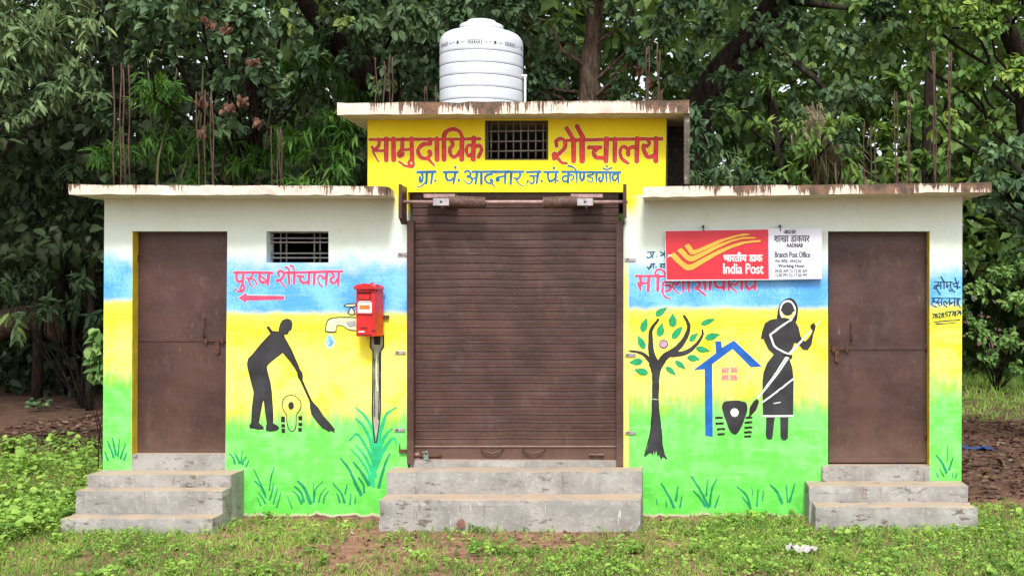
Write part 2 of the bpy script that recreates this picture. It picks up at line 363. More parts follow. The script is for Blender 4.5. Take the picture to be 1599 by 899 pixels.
class MB:
    """collects simple solids (in world coordinates) into one mesh"""
    def __init__(s): s.bm = bmesh.new(); s.mats = []
    def mi(s, m):
        if m not in s.mats: s.mats.append(m)
        return s.mats.index(m)
    def face(s, vs, m, smooth=False):
        try: f = s.bm.faces.new(vs)
        except ValueError: return None
        f.material_index = s.mi(m); f.smooth = smooth; return f
    def prism_pts(s, front, back, m):
        a = [s.bm.verts.new(v) for v in front]; b = [s.bm.verts.new(v) for v in back]; n = len(a)
        s.face(a, m); s.face(b[::-1], m)
        for i in range(n): s.face([a[i], b[i], b[(i + 1) % n], a[(i + 1) % n]], m)
        return a + b
    def prism(s, pts, y0, y1, m, yref=0.0):
        """outline in photo pixels at depth yref, pushed straight back from y0 to y1"""
        w = [W(p[0], p[1], yref) for p in pts]
        return s.prism_pts([Vector((v.x, y0, v.z)) for v in w], [Vector((v.x, y1, v.z)) for v in w], m)
    def box(s, x0, x1, y0, y1, z0, z1, m):
        f = [Vector((x0, y0, z1)), Vector((x1, y0, z1)), Vector((x1, y0, z0)), Vector((x0, y0, z0))]
        return s.prism_pts(f, [Vector((v.x, y1, v.z)) for v in f], m)
    def tube(s, pts, radii, m, seg=8, cap=True, wob=0.0):
        pts = [Vector(p) for p in pts]
        if not isinstance(radii, (list, tuple)): radii = [radii] * len(pts)
        rings = []
        ref = Vector((0.31, 0.87, 0.2)).normalized()
        for i, p in enumerate(pts):
            d = (pts[min(i + 1, len(pts) - 1)] - pts[max(i - 1, 0)]).normalized()
            u = d.cross(ref)
            if u.length < 1e-4: u = d.cross(Vector((1, 0, 0)))
            u.normalize(); v = d.cross(u)
            ring = []
            for k in range(seg):
                a = 2 * math.pi * k / seg; r = radii[i] * (1 + wob * random.uniform(-1, 1))
                ring.append(s.bm.verts.new(p + (u * math.cos(a) + v * math.sin(a)) * r))
            rings.append(ring)
        for i in range(len(rings) - 1):
            for k in range(seg):
                s.face([rings[i][k], rings[i][(k + 1) % seg], rings[i + 1][(k + 1) % seg], rings[i + 1][k]], m, True)
        if cap: s.face(rings[0][::-1], m); s.face(rings[-1], m)
    def lathe(s, prof, c, m, seg=48):
        c = Vector(c); rings = []
        for r, z in prof:
            rings.append([s.bm.verts.new(c + Vector((r * math.cos(2 * math.pi * k / seg), r * math.sin(2 * math.pi * k / seg), z))) for k in range(seg)])
        for i in range(len(rings) - 1):
            for k in range(seg):
                s.face([rings[i][k], rings[i][(k + 1) % seg], rings[i + 1][(k + 1) % seg], rings[i + 1][k]], m, True)
        s.face(rings[0][::-1], m); s.face(rings[-1], m)
    def build(s, name, parent=None, bevel=0.0, seg=1, rough=0.0, **kw):
        bm = s.bm
        bmesh.ops.recalc_face_normals(bm, faces=bm.faces)
        if bevel:
            es = [e for e in bm.edges if len(e.link_faces) == 2 and e.calc_face_angle(0) > 0.5]
            bmesh.ops.bevel(bm, geom=es, offset=bevel, segments=seg, affect='EDGES', profile=0.5, clamp_overlap=True)
        me = bpy.data.meshes.new(name); bm.to_mesh(me); bm.free()
        for m in s.mats: me.materials.append(m)
        return link(name, me, parent, **kw)

def rough_block(name, pts_fn, parent, m, cell=0.05, amp=0.006, chip=0.02, label=None):
    """a worn cast block: pts_fn adds boxes to an MB; edges are bevelled, subdivided and jittered"""
    mb = MB(); pts_fn(mb); bm = mb.bm
    bmesh.ops.recalc_face_normals(bm, faces=bm.faces)
    for it in range(6):
        es = [e for e in bm.edges if e.calc_length() > cell * 2.2]
        if not es: break
        bmesh.ops.subdivide_edges(bm, edges=es, cuts=1, use_grid_fill=True)
    bm.normal_update()
    from mathutils import noise as mn
    sharp = set()
    for e in bm.edges:
        if len(e.link_faces) == 2 and e.calc_face_angle(0) > 0.6: sharp.update(e.verts)
    for v in bm.verts:
        d = mn.noise(v.co * 5.0) * amp
        if v in sharp:
            k = max(0.0, mn.noise(v.co * 9.0 + Vector((3, 1, 7)))) ** 1.5
            d -= 0.006 + k * chip
        v.co += v.normal * d
    return mb.build(name, parent, label=label)

# ------------------------------------------------------------------ flat paint collector
def catmull(pts, n=6):
    if len(pts) < 3: return [Vector(p) for p in pts]
    P = [Vector(p) for p in pts]; P = [P[0] * 2 - P[1]] + P + [P[-1] * 2 - P[-2]]; out = []
    for i in range(1, len(P) - 2):
        for k in range(n):
            t = k / n; a, b, c, d = P[i - 1], P[i], P[i + 1], P[i + 2]
            out.append(0.5 * ((2 * b) + (c - a) * t + (2 * a - 5 * b + 4 * c - d) * t * t + (3 * b - a - 3 * c + d) * t ** 3))
    out.append(P[-2]); return out

class Paint:
    """brush marks: flat shapes lying on a plane y = y0 (each a hair proud of the one below)"""
    def __init__(s, y0=-0.002, yref=0.0):
        s.v = []; s.f = []; s.fm = []; s.mats = []; s.y0 = y0; s.yref = yref; s.wob = 0.7 if y0 > -0.01 else 0.0; s.i = 0; s.o = (0, 0); s.k = 1.0
    def region(s, ox, oy, k): s.o = (ox, oy); s.k = k; return s
    def px(s, p):
        x, y = s.o[0] + p[0] / s.k, s.o[1] + p[1] / s.k; w = s.wob
        return (x + w * mnoise.noise(Vector((x * .16, y * .16, 1))) + w * .5 * mnoise.noise(Vector((x * .5, y * .5, 3))), y + w * mnoise.noise(Vector((x * .16, y * .16, 7))) + w * .5 * mnoise.noise(Vector((x * .5, y * .5, 9))))
    def mi(s, m):
        if m not in s.mats: s.mats.append(m)
        return s.mats.index(m)
    def _y(s, layer):
        s.i += 1; return s.y0 - layer * 0.0009 - s.i * 0.000012
    def _v(s, p, y):
        q = s.px(p); w = W(q[0], q[1], s.yref); s.v.append((w.x, y, w.z)); return len(s.v) - 1
    def poly(s, pts, m, layer=0, smooth=0):
        if smooth:
            n = len(pts); ext = list(pts[-2:]) + list(pts) + list(pts[:2]); c = catmull(ext, smooth)
            pts = c[2 * smooth: (2 + n) * smooth]
        y = s._y(layer); idx = [s._v(p, y) for p in pts]; q = s.mi(m)
        for t in tessellate_polygon([[Vector((p[0], p[1], 0)) for p in pts]]):
            s.f.append([idx[a] for a in t]); s.fm.append(q)
    def disc(s, c, rx, m, layer=0, ry=None):
        ry = ry or rx
        s.poly([(c[0] + rx * math.cos(2 * math.pi * k / 18), c[1] + ry * math.sin(2 * math.pi * k / 18)) for k in range(18)], m, layer)
    def rect(s, x0, y0, x1, y1, m, layer=0): s.poly([(x0, y0), (x1, y0), (x1, y1), (x0, y1)], m, layer)
    def stroke(s, pts, w, m, layer=0, w1=None, closed=False):
        if closed: pts = list(pts) + [pts[0]]
        c = catmull(pts, 6); n = len(c); w1 = w if w1 is None else w1; q = s.mi(m)
        y = s._y(layer); L = []; Rr = []
        for i, p in enumerate(c):
            d = c[min(i + 1, n - 1)] - c[max(i - 1, 0)]
            if d.length < 1e-6: d = Vector((1, 0))
            d.normalize(); nn = Vector((-d.y, d.x)); h = (w + (w1 - w) * i / max(1, n - 1)) / 2
            yy = y - i * 0.000001
            L.append(s._v(p + nn * h, yy)); Rr.append(s._v(p - nn * h, yy))
        for i in range(n - 1):
            s.f.append([L[i], Rr[i], Rr[i + 1], L[i + 1]]); s.fm.append(q)
        for end in (0, n - 1):      # round brush ends
            d = (c[0] - c[1]) if end == 0 else (c[-1] - c[-2]); d.normalize(); nn = Vector((-d.y, d.x))
            h = (w if end == 0 else w1) / 2; p = c[end]
            cap = [s._v(p + nn * h * math.cos(a) + d * h * 0.8 * math.sin(a), y) for a in [math.pi * k / 6 for k in range(7)]]
            s.f.append(cap); s.fm.append(q)
    def build(s, name, parent, **kw):
        me = bpy.data.meshes.new(name); me.from_pydata(s.v, [], s.f); s.i = 0
        for m in s.mats: me.materials.append(m)
        me.polygons.foreach_set('material_index', s.fm); me.update()
        # make every mark face the viewer
        bm = bmesh.new(); bm.from_mesh(me)
        bm.normal_update(); bmesh.ops.reverse_faces(bm, faces=[f for f in bm.faces if f.normal.y > 0]); bm.to_mesh(me); bm.free()
        return link(name, me, parent, **kw)

def text_mesh(s, bx, y, m, bold=0.0, yref=0.0):
    """built-in font text fitted to a photo-pixel box (x0, y0, x1, y1) on the plane y; returns verts, faces"""
    cu = bpy.data.curves.new('lettering', 'FONT'); cu.body = s; cu.size = 1.0; cu.offset = bold; cu.resolution_u = 3
    o = bpy.data.objects.new('lettering', cu); C.objects.link(o)
    dg = bpy.context.evaluated_depsgraph_get(); dg.update()
    me = bpy.data.meshes.new_from_object(o.evaluated_get(dg)); bpy.data.objects.remove(o); bpy.data.curves.remove(cu)
    co = np.array([v.co[:] for v in me.vertices]); lo, hi = co.min(0), co.max(0)
    a = W(bx[0], bx[3], yref); b = W(bx[2], bx[1], yref)
    V = [(a.x + (c[0] - lo[0]) / (hi[0] - lo[0]) * (b.x - a.x), y, a.z + (c[1] - lo[1]) / (hi[1] - lo[1]) * (b.z - a.z)) for c in co]
    F = [list(p.vertices) for p in me.polygons]; bpy.data.meshes.remove(me)
    return V, F
def text_part(name, items, y, m, parent, yref=0.0, **kw):
    V = []; F = []; e = 0
    for (s, bx, bold) in items:
        n = 1 if bold <= 0 else 4
        for q in range(n):
            dx, dz = [(0, 0), (bold, 0), (-bold, 0), (0, bold)][q]
            v, f = text_mesh(s, (bx[0] + dx, bx[1] - dz, bx[2] + dx, bx[3] - dz), y - e * 0.00004, m, 0.0, yref); e += 1
            k = len(V); V += v; F += [[i + k for i in a] for a in f]
    me = bpy.data.meshes.new(name); me.from_pydata(V, [], F); me.materials.append(m); me.update()
    return link(name, me, parent, **kw)

# ------------------------------------------------------------------ ground
from mathutils import noise as mnoise
def gh(x, y):
    k = 1.0
    if -5.6 < x < 3.0 and -1.2 < y < 4.8: k = 0.25
    h = 0.035 * mnoise.noise(Vector((x * 0.7, y * 0.7, 0))) + 0.015 * mnoise.noise(Vector((x * 2.6, y * 2.6, 4)))
    d = math.hypot(x + 1, y); h2 = 0.5 * mnoise.noise(Vector((x * 0.05, y * 0.05, 9))) * max(0, min(1, (d - 18) / 25))
    return h * k + h2 - 0.01
def axis(lo, hi, step, far):
    a = list(np.arange(lo, hi, step)); d = step * 1.6
    l, r = [lo], [a[-1]]
    while r[-1] < far: r.append(r[-1] + d); l.append(l[-1] - d); d *= 1.5
    return l[:0:-1] + a + r[1:]
gx, gy = axis(-9, 9, 0.12, 350), axis(-5, 14, 0.12, 350)
V = [(x, y, gh(x, y)) for y in gy for x in gx]; nx = len(gx)
F = [(j * nx + i, j * nx + i + 1, (j + 1) * nx + i + 1, (j + 1) * nx + i) for j in range(len(gy) - 1) for i in range(nx - 1)]
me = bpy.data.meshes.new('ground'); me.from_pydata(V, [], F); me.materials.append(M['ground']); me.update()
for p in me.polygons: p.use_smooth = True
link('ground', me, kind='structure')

# ------------------------------------------------------------------ the building
B = empty('community_toilet_building', (-1.3, 0.0, 0.0), 'low flat-roofed toilet block painted yellow, white, blue and green with murals and brown shutter', 'building')
TH = 0.2
def wall(pts, m, y1=TH, name='wall', **kw):
    mb = MB(); mb.prism(pts, 0.0, y1, m); return mb.build(name, B, **kw)
# left wing
wall([(163, 304), (207, 304), (205, 815), (160, 815)], M['wall_left_pillar'])
wall([(207, 304), (355, 304), (355, 361), (207, 361)], M['wall_left'])
wall([(205.6, 709), (352, 709), (352, 815), (205, 815)], M['concrete'], 0.2, 'threshold')
wall([(355, 304), (416, 304), (416, 815), (352, 815), (352, 709), (355, 361)], M['wall_left'])
wall([(416, 304), (513, 304), (513, 361), (416, 361)], M['wall_left'])
wall([(416, 410), (513, 410), (513, 815), (416, 815)], M['wall_left'])
wall([(513, 304), (637, 304), (637, 815), (513, 815)], M['wall_left'])
# right wing
wall([(973, 304), (1293, 304), (1293, 815), (973, 815)], M['wall_right'])
wall([(1293, 304), (1452, 304), (1452, 361), (1293, 361)], M['wall_right_pillar'])
wall([(1293, 727), (1452, 727), (1452, 815), (1293, 815)], M['concrete'], 0.2, 'threshold')
wall([(1452, 304), (1503, 304), (1501, 815), (1452, 815)], M['wall_right_pillar'])
# raised middle with the yellow name board
wall([(574, 185), (757, 185), (757, 300), (574, 300)], M['yellow'])
wall([(757, 185), (856, 185), (856, 188), (757, 188)], M['yellow'])
wall([(757, 250), (856, 250), (856, 300), (757, 300)], M['yellow'])
wall([(856, 185), (1041, 185), (1039, 300), (856, 300)], M['yellow'])
wall([(574, 300), (637, 300), (637, 304), (574, 304)], M['yellow'])
wall([(973, 300), (1039, 300), (1039, 304), (973, 304)], M['yellow'])
# side, back and inner walls
xl, xr = (160 - VX) / PXM, (1501 - VX) / PXM
mb = MB(); mb.box(xl + 0.006, xl + 0.2, TH, 4.4, -0.1, 2.86, M['plaster']); mb.build('wall', B)
mb = MB(); mb.box(xr - 0.2, xr - 0.003, TH, 4.4, -0.1, 2.86, M['plaster']); mb.build('wall', B)
mb = MB(); mb.box(xl + 0.2, xr - 0.2, 4.2, 4.4, -0.1, 2.86, M['plaster']); mb.build('wall', B)
ub = W(574, 0).x, W(1041, 0).x
for q in [(W(545, 0).x, W(560, 0).x, TH, 4.2, -0.1, 2.86), (W(1060, 0).x, W(1075, 0).x, TH, 4.2, -0.1, 2.86), (ub[0] + 0.003, ub[0] + 0.2, TH, 3.0, 2.9, 3.545), (ub[1] - 0.2, ub[1] - 0.003, TH, 3.0, 2.9, 3.545), (ub[0] + 0.2, ub[1] - 0.2, 2.8, 3.0, 2.9, 3.545)]:
    mb = MB(); mb.box(*q, M['plaster']); mb.build('wall', B)
# slabs
def slab(name, fl, fr, tl, tr, bl, br, yf, yb, m, **kw):
    A = [W(fl, tl, yf), W(fr, tr, yf), W(fr, br, yf), W(fl, bl, yf)]
    def fn(mb): mb.prism_pts(A, [Vector((v.x, yb, v.z)) for v in A], m)
    return rough_block(name, fn, B, m, 0.06, 0.008, 0.03, **kw)
slab('roof_slab', 106, 603, 287.5, 289.5, 304.5, 306, -0.36, 4.6, M['slab_l'])
slab('roof_slab', 1003, 1549, 291, 284, 309, 300.5, -0.36, 4.6, M['slab_r'], label='roof slab edge mostly stained rust brown')
slab('roof_slab', 526, 1077, 160, 155.5, 180, 177, -0.3, 3.3, M['slab_u'])
# plaster return hanging below the right end of the upper slab
mb = MB(); mb.box(W(1068, 0, -0.26).x, W(1077, 0, -0.26).x, -0.26, 0.62, 2.93, 3.545, M['concrete_dark']); mb.box(ub[1] + 0.002, W(1068, 0, -0.26).x, 0.5, 0.62, 2.93, 3.545, M['concrete_dark'])
mb.build('side_fin', B, bevel=0.004)

# steps
def steps(lst, x0, x1, label):
    def fn(mb):
        for (ya, yb, z1, xa, xb) in lst: mb.box(xa, xb, ya, yb, -0.12, z1, M['concrete'])
    return rough_block('steps', fn, B, M['concrete'], 0.04, 0.008, 0.032, label=label)
steps([(-0.32, -0.003, 0.417, -5.128, -3.874), (-0.53, -0.322, 0.309, -5.133, -3.873), (-0.77, -0.532, 0.115, -5.14, -3.872)], 0, 0, 'three grey concrete steps below left door')
steps([(-0.32, -0.003, 0.440, -2.541, -0.318), (-0.68, -0.322, 0.2546, -2.514, -0.316)], 0, 0, 'two wide concrete steps below the shutter')
steps([(-0.33, -0.003, 0.317, 1.122, 2.514), (-0.62, -0.332, 0.185, 1.148, 2.523)], 0, 0, 'two concrete steps below right door')
mb = MB(); mb.box(W(640, 0).x, W(970, 0).x, 0.0, 0.18, 0.0, W(0, 718, 0.03).z, M['concrete']); mb.build('sill', B)
mb = MB(); mb.box(W(1283, 0).x, W(1292.5, 0).x, -0.06, -0.001, 0.25, W(0, 727).z, M['concrete']); mb.build('kerb_block', B)

# doors
def door(x0, x1, x0b, x1b, y0, y1, mid, hinge_left, jx):
    yd = 0.12
    mb = MB(); m = M['door']
    mb.prism([(x0, y0), (x1, y0), (x1b, y1), (x0b, y1)], yd, yd + 0.03, m, yd)
    d = mb.build('door', B, bevel=0.002)
    f = MB()
    f.prism([(x0, y0), (x1, y0), (x1, y0 + 5), (x0, y0 + 5)], yd - 0.012, yd - 0.001, m, yd)
    f.prism([(x0b, y1 - 7), (x1b, y1 - 7), (x1b, y1 - 1), (x0b, y1 - 1)], yd - 0.010, yd - 0.001, m, yd)
    f.prism([(x0, y0 + 5), (x0 + 4, y0 + 5), (x0b + 4, y1 - 7), (x0b, y1 - 7)], yd - 0.010, yd - 0.001, m, yd)
    f.prism([(x1 - 4, y0 + 5), (x1, y0 + 5), (x1b, y1 - 7), (x1b - 4, y1 - 7)], yd - 0.010, yd - 0.001, m, yd)
    f.prism([(x0 + 4, mid - 4), (x1 - 4, mid - 4), (x1 - 4, mid + 1), (x0 + 4, mid + 1)], yd - 0.008, yd - 0.001, m, yd)
    f.build('door_frame', d, bevel=0.002)
    for q in (0.12, 0.5, 0.88):
        hp = y0 + (y1 - y0) * q; hxp = (x0 + (x0b - x0) * q + 1.5) if hinge_left else (x1 + (x1b - x1) * q - 1.5); hg = MB()
        hg.tube([W(hxp, hp - 6, yd) + Vector((0, -.02, 0)), W(hxp, hp + 6, yd) + Vector((0, -.02, 0))], 0.010, M['rustiron'], 8)
        hg.build('hinge', d)
    hx, hy = (320, 512) if hinge_left else (1329, 518)
    h = MB(); a, b_, c, e = W(hx, hy - 14, yd), W(hx, hy - 10, yd), W(hx, hy + 10, yd), W(hx, hy + 14, yd)
    o = Vector((0, -0.045, 0)); h.tube([a + Vector((0, -.001, 0)), a + o * .8, b_ + o, c + o, e + o * .8, e + Vector((0, -.001, 0))], 0.007, M['rustiron'], 8)
    h.build('handle', d)
    k = MB()
    if hinge_left: bx0, bx1, by = 318, 354, 532
    else: bx0, bx1, by = 1296, 1327, 545
    k.tube([W(bx0, by, yd) + Vector((0, -.022, 0)), W(bx1, by, yd) + Vector((0, -.022, 0))], 0.006, M['rustiron'], 8)
    px = 340 if hinge_left else 1306
    k.prism([(px - 3, by), (px + 4, by), (px + 4, by + 18), (px + 1, by + 22), (px - 3, by + 18)], yd - 0.022, yd - 0.012, M['rustiron'], yd)
    for q in (bx0 + 5, bx1 - 5): k.prism([(q - 2, by - 4), (q + 2, by - 4), (q + 2, by + 4), (q - 2, by + 4)], yd - 0.031, yd - 0.001, M['rustiron'], yd)
    k.build('bolt', d, bevel=0.0015)
    return d
door(214.5, 355.6, 211.5, 353, 362.5, 708.5, 532, True, 0)
door(1294, 1448, 1294, 1446, 363, 722.5, 545, False, 0)
# jamb linings
mb = MB(); a = [W(207, 361), W(205.4, 709)]
mb.prism_pts([Vector((a[0].x, -0.003, a[0].z)), Vector((a[0].x + 0.004, -0.003, a[0].z)), Vector((a[1].x + 0.004, -0.003, a[1].z)), Vector((a[1].x, -0.003, a[1].z))],
             [Vector((a[0].x, 0.15, a[0].z)), Vector((a[0].x + 0.004, 0.15, a[0].z)), Vector((a[1].x + 0.004, 0.15, a[1].z)), Vector((a[1].x, 0.15, a[1].z))], M['jamb'])
mb.build('door_jamb', B)
mb = MB(); x = W(1452, 0).x; mb.box(x - 0.004, x, -0.003, 0.15, W(0, 727).z, W(0, 361).z, M['jamb']); mb.build('door_jamb', B)

# windows
wnd = MB(); yd = 0.13
for (x0, y0, x1, y1) in [(416, 361, 513, 363)]: wnd.prism([(x0, y0), (x1, y0), (x1, y1), (x0, y1)], 0.1, 0.15, M['plaster'])
w1 = wnd.build('window', B)
g = MB(); yg = 0.12
for hx in (438.5, 447.5, 491, 500): g.tube([W(hx, 361.5, yg), W(hx, 411, yg)], 0.0075, M['grille'], 6)
for hy in (372, 378.5, 395.5, 402.5): g.prism([(417, hy - 1.1), (514, hy - 1.1), (514, hy + 1.1), (417, hy + 1.1)], yg - 0.016, yg - 0.008, M['grille'], yg)
g.build('grille', w1)
wnd = MB(); yg = 0.05
for r in [(757, 188, 762, 250), (852.5, 188, 856, 250), (762, 188, 852.5, 190.5), (762, 247, 852.5, 250)]:
    wnd.prism([(r[0], r[1]), (r[2], r[1]), (r[2], r[3]), (r[0], r[3])], yg - 0.02, yg + 0.02, M['darksteel'])
w2 = wnd.build('window', B, bevel=0.002)
g = MB()
for k in range(8): hx = 767 + k * 11.6; g.tube([W(hx, 191, yg), W(hx, 248, yg)], 0.0075, M['grille'], 6)
for hy in (205, 221, 236): g.tube([W(761, hy + 0.5, yg - .012), W(853, hy - 0.8, yg - .012)], 0.0075, M['grille'], 6)
g.build('grille', w2)

# roller shutter: ribbed curtain, guides, bottom bar
ys = 0.055; x0, x1 = W(644, 0, ys).x, W(966, 0, ys).x
ztop, zbot = W(0, 302, ys).z, W(0, 697, ys).z
bm = bmesh.new(); pitch = 12.42 / PXM * sxy(ys); NX = 56; z = ztop; rows = []
zlist = []
zk = zbot
while zk < ztop:
    for (t, d) in ((0.0, 0.001), (0.02, -0.0075), (0.05, -0.0090), (0.16, -0.0008), (0.55, -0.0018), (0.985, -0.000)):
        zlist.append((zk + t * pitch, d))
    zk += pitch
for (zz, d) in zlist:
    rows.append([bm.verts.new((x0 + (x1 - x0) * i / NX, ys + d + 0.006 * mnoise.noise(Vector((i * 0.17, zz * 2.3, 2))) + 0.0025 * mnoise.noise(Vector((i * 0.7, round((zz - zbot) / pitch - .5) * 3.3, 5))), zz + 0.006 * mnoise.noise(Vector((i * .09, zz * 1.6, 8))))) for i in range(NX + 1)])
for j in range(len(rows) - 1):
    for i in range(NX): bm.faces.new([rows[j][i], rows[j][i + 1], rows[j + 1][i + 1], rows[j + 1][i]])
bmesh.ops.recalc_face_normals(bm, faces=bm.faces)
me = bpy.data.meshes.new('roller_shutter'); bm.to_mesh(me); bm.free(); me.materials.append(M['shutter'])
sh = link('roller_shutter', me, B, label='dark brown ribbed steel roller shutter, closed')
mb = MB(); mb.prism([(645, 697), (966, 697), (966, 717), (645, 717)], ys - 0.008, ys + 0.02, M['shutter'], ys)
mb.prism([(645, 695.3), (966, 695.3), (966, 697.2), (645, 697.2)], ys - 0.022, ys - 0.0085, M['pinkplate'], ys)
mb.prism([(645, 715.5), (966, 717), (966, 719.5), (645, 718.5)], ys - 0.03, ys - 0.009, M['pinkplate'], ys); mb.build('bottom_bar', sh, bevel=0.002)
for (a, b_) in ((752, 786), (817, 851)):
    mb = MB(); mb.tube([W(a, 701, ys) + Vector((0, -.01, 0)), W(a + 3, 703, ys) + Vector((0, -.04, 0)), W((a + b_) / 2, 706.5, ys) + Vector((0, -.05, 0)), W(b_ - 3, 703, ys) + Vector((0, -.04, 0)), W(b_, 701, ys) + Vector((0, -.01, 0))], 0.008, M['shutter'], 8)
    mb.build('pull_handle', sh)
mb = MB()
for q in (925, 938): mb.prism([(q - 5, 706), (q + 5, 706.5), (q + 5, 711.5), (q - 5, 711)], ys - 0.03, ys - 0.009, M['shutter'], ys)
mb.tube([W(919, 708.5, ys) + Vector((0, -.034, 0)), W(944, 709, ys) + Vector((0, -.034, 0))], 0.007, M['pinkplate'], 8)
mb.build('lock_hasp', sh, bevel=0.002)
mb = MB(); mb.tube([W(648, 712, ys) + Vector((0, -.02, 0)), W(690, 711, ys) + Vector((0, -.02, 0))], 0.010, M['rustiron'], 8); mb.prism([(647, 706), (655, 706), (655, 718), (647, 718)], ys - 0.02, ys - 0.009, M['pinkplate'], ys); mb.build('lock_hasp', sh)
for (a, b_, c) in ((636.5, 647, 724), (962.5, 973.5, 727)):
    mb = MB(); t = 345
    mb.prism([(a, t), (b_, t), (b_, c), (a, c)], -0.03, -0.002, M['shutter']); mb.prism([(a + 1.5 if a < 800 else a, t), (b_ if a < 800 else b_ - 1.5, t), (b_ if a < 800 else b_ - 1.5, c), (a + 1.5 if a < 800 else a, c)], -0.001, 0.05, M['shutter'])
    mb.build('guide_rail', sh, bevel=0.002)
# brackets, axle, springs
def side_plate(px_front, px_back, left):
    mb = MB(); yf = -0.30
    xf = W(px_front, 0, yf).x
    zt0, zb0 = W(0, 287.5, yf).z, W(0, 344, yf).z
    pr = [(yf, zt0), (-0.003, zt0 + 0.0), (-0.003, zb0 - 0.02), (yf + 0.10, zb0 - 0.03), (yf, zb0 + 0.02)]
    mb.prism_pts([Vector((xf, p[0], p[1])) for p in pr], [Vector((xf + 0.008, p[0], p[1])) for p in pr], M['shutter'])
    fl = xf - 0.0 if left else xf - 0.022
    mb.box(xf - 0.0001 - 0.0, xf + 0.030, yf - 0.006, yf - 0.0005, zb0 + 0.02, zt0, M['shutter'])
    return mb.build('side_plate', sh, bevel=0.0015)
side_plate(622.5, 637, True); side_plate(973, 975, False)
ya = -0.14
ax0, ax1 = W(637, 315.5, ya), W(980, 315.5, ya)
mb = MB(); mb.tube([W(628, 315.5, ya), W(980, 315.5, ya)], 0.016, M['pinkplate'], 12); axl = mb.build('axle', sh)
for (a, b_, c0, c1) in ((700, 757, 314.5, 316.5), (849, 902, 316.5, 314.5)):
    mb = MB(); n = 26
    for k in range(n):
        t = k / (n - 1); p = W(a + (b_ - a) * t, c0 + (c1 - c0) * t, ya); rr = 0.046
        mb.lathe  # coil turns
        pts = [p + Vector((0.0045 * q / 9, rr * math.cos(2 * math.pi * q / 9), rr * math.sin(2 * math.pi * q / 9))) for q in range(10)]
        mb.tube(pts, 0.0062, M['spring'], 5, False)
    mb.tube([W(a, c0, ya), W(b_, c1, ya)], 0.04, M['shutter'], 14)
    mb.build('spring', sh)
for (bx, cx) in ((686.5, 695), (912.5, 917)):
    pass
for (p0, p1, q0, q1) in ((661, 710, 676, 701), (891, 941, 901, 926)):
    mb = MB(); mb.prism([(p0, 303), (p1, 303), (p1, 308.5), (p0 + 1, 309)], -0.16, 0.0, M['pinkplate'], -0.16); mb.build('bracket_plate', sh, bevel=0.002)
    mb = MB(); mb.prism([(q0, 309.5), (q1, 309.5), (q1, 321), (q0, 321)], -0.215, -0.19, M['steel'], -0.215)
    mb.tube([W((q0 + q1) / 2, 315, -0.222), W((q0 + q1) / 2, 315, -0.1)], 0.012, M['darksteel'], 8)
    mb.tube([W((q0 + q1) / 2 + 2, 322, -0.2), W((q0 + q1) / 2 + 4, 333, -0.02)], 0.010, M['shutter'], 6); mb.build('clamp_box', sh, bevel=0.002)
# wall tabs beside the guides
for (a, b_, y0) in ((621, 636, 397), (617, 633.5, 550), (616, 632.5, 670.5), (976, 993, 405), (976, 993, 554), (976, 993, 675)):
    mb = MB(); mb.prism([(a, y0 - 2.4), (b_, y0 - 2.2), (b_, y0 + 2.4), (a, y0 + 2.4)], -0.014, -0.004, M['steel'])
    mb.prism([(a + 3, y0 - 1), (a + 6, y0 - 1), (a + 6, y0 + 1), (a + 3, y0 + 1)], -0.02, -0.0145, M['rustiron']); mb.build('fixing_tab', B)
mb = MB(); mb.prism([(624, 701), (636, 701), (636, 706), (624, 706)], -0.03, -0.004, M['rustiron']); mb.tube([W(624, 692, -0.02), W(624, 703, -0.02)], 0.005, M['rustiron'], 6); mb.build('fixing_tab', B)

# starter bars standing in the roof columns
def rebar(px0, px1, top, y, base):
    a = W(px0, base, y); a.z = base_z; t = W(px1, top, y)
    mb = MB(); n = 7
    pts = [a.lerp(t, k / n) + Vector((0.006 * math.sin(k * 1.3 + px0), 0.004 * math.cos(k + px0), 0)) for k in range(n + 1)]
    mb.tube(pts, 0.0068, M['rebar'], 6); mb.build('rebar', B)
base_z = 2.90
for (a, b_, t, y) in [(178, 177.5, 105, 0.15), (188, 188.5, 98, 0.15), (195, 192, 108, 0.38), (202.5, 201.5, 102, 0.38),
                      (312, 306, 143, 1.6), (320, 319.5, 141, 1.6), (332, 328, 142, 1.8), (335, 331, 143, 1.8),
                      (424, 424, 197, 4.1), (434, 433.5, 198, 4.1), (438, 437, 200, 4.3), (440.5, 439.5, 203, 4.3),
                      (1459, 1457, 80, 0.15), (1462, 1459.5, 80, 0.38), (1480, 1482.5, 82, 0.15), (1482, 1485, 80, 0.38),
                      (1400, 1396, 142, 2.0), (1403, 1401, 144, 2.3), (1417, 1418, 145, 2.0), (1420, 1421, 147, 2.3),
                      (1349, 1349, 190, 4.2), (1360, 1360, 196, 4.2), (1368, 1366, 194, 4.3)]:
    rebar(a, b_, t, y, 0)
base_z = 3.6
for (a, b_, t, y) in [(587, 587, 90, 0.15), (599, 601, 96, 0.15), (607.5, 608.5, 85, 0.38), (612.5, 613.5, 90, 0.38),
                      (663, 664, 135, 2.4), (667, 666, 134, 2.4), (681, 681, 133, 2.6),
                      (1009, 1010, 74, 0.15), (1012.5, 1013.5, 73, 0.38), (1028, 1026.5, 70, 0.15), (1030, 1029.5, 80, 0.38),
                      (1020, 1020, 142, 0.3), (1034, 1034, 141, 0.3)]:
    rebar(a, b_, t, y, 0)

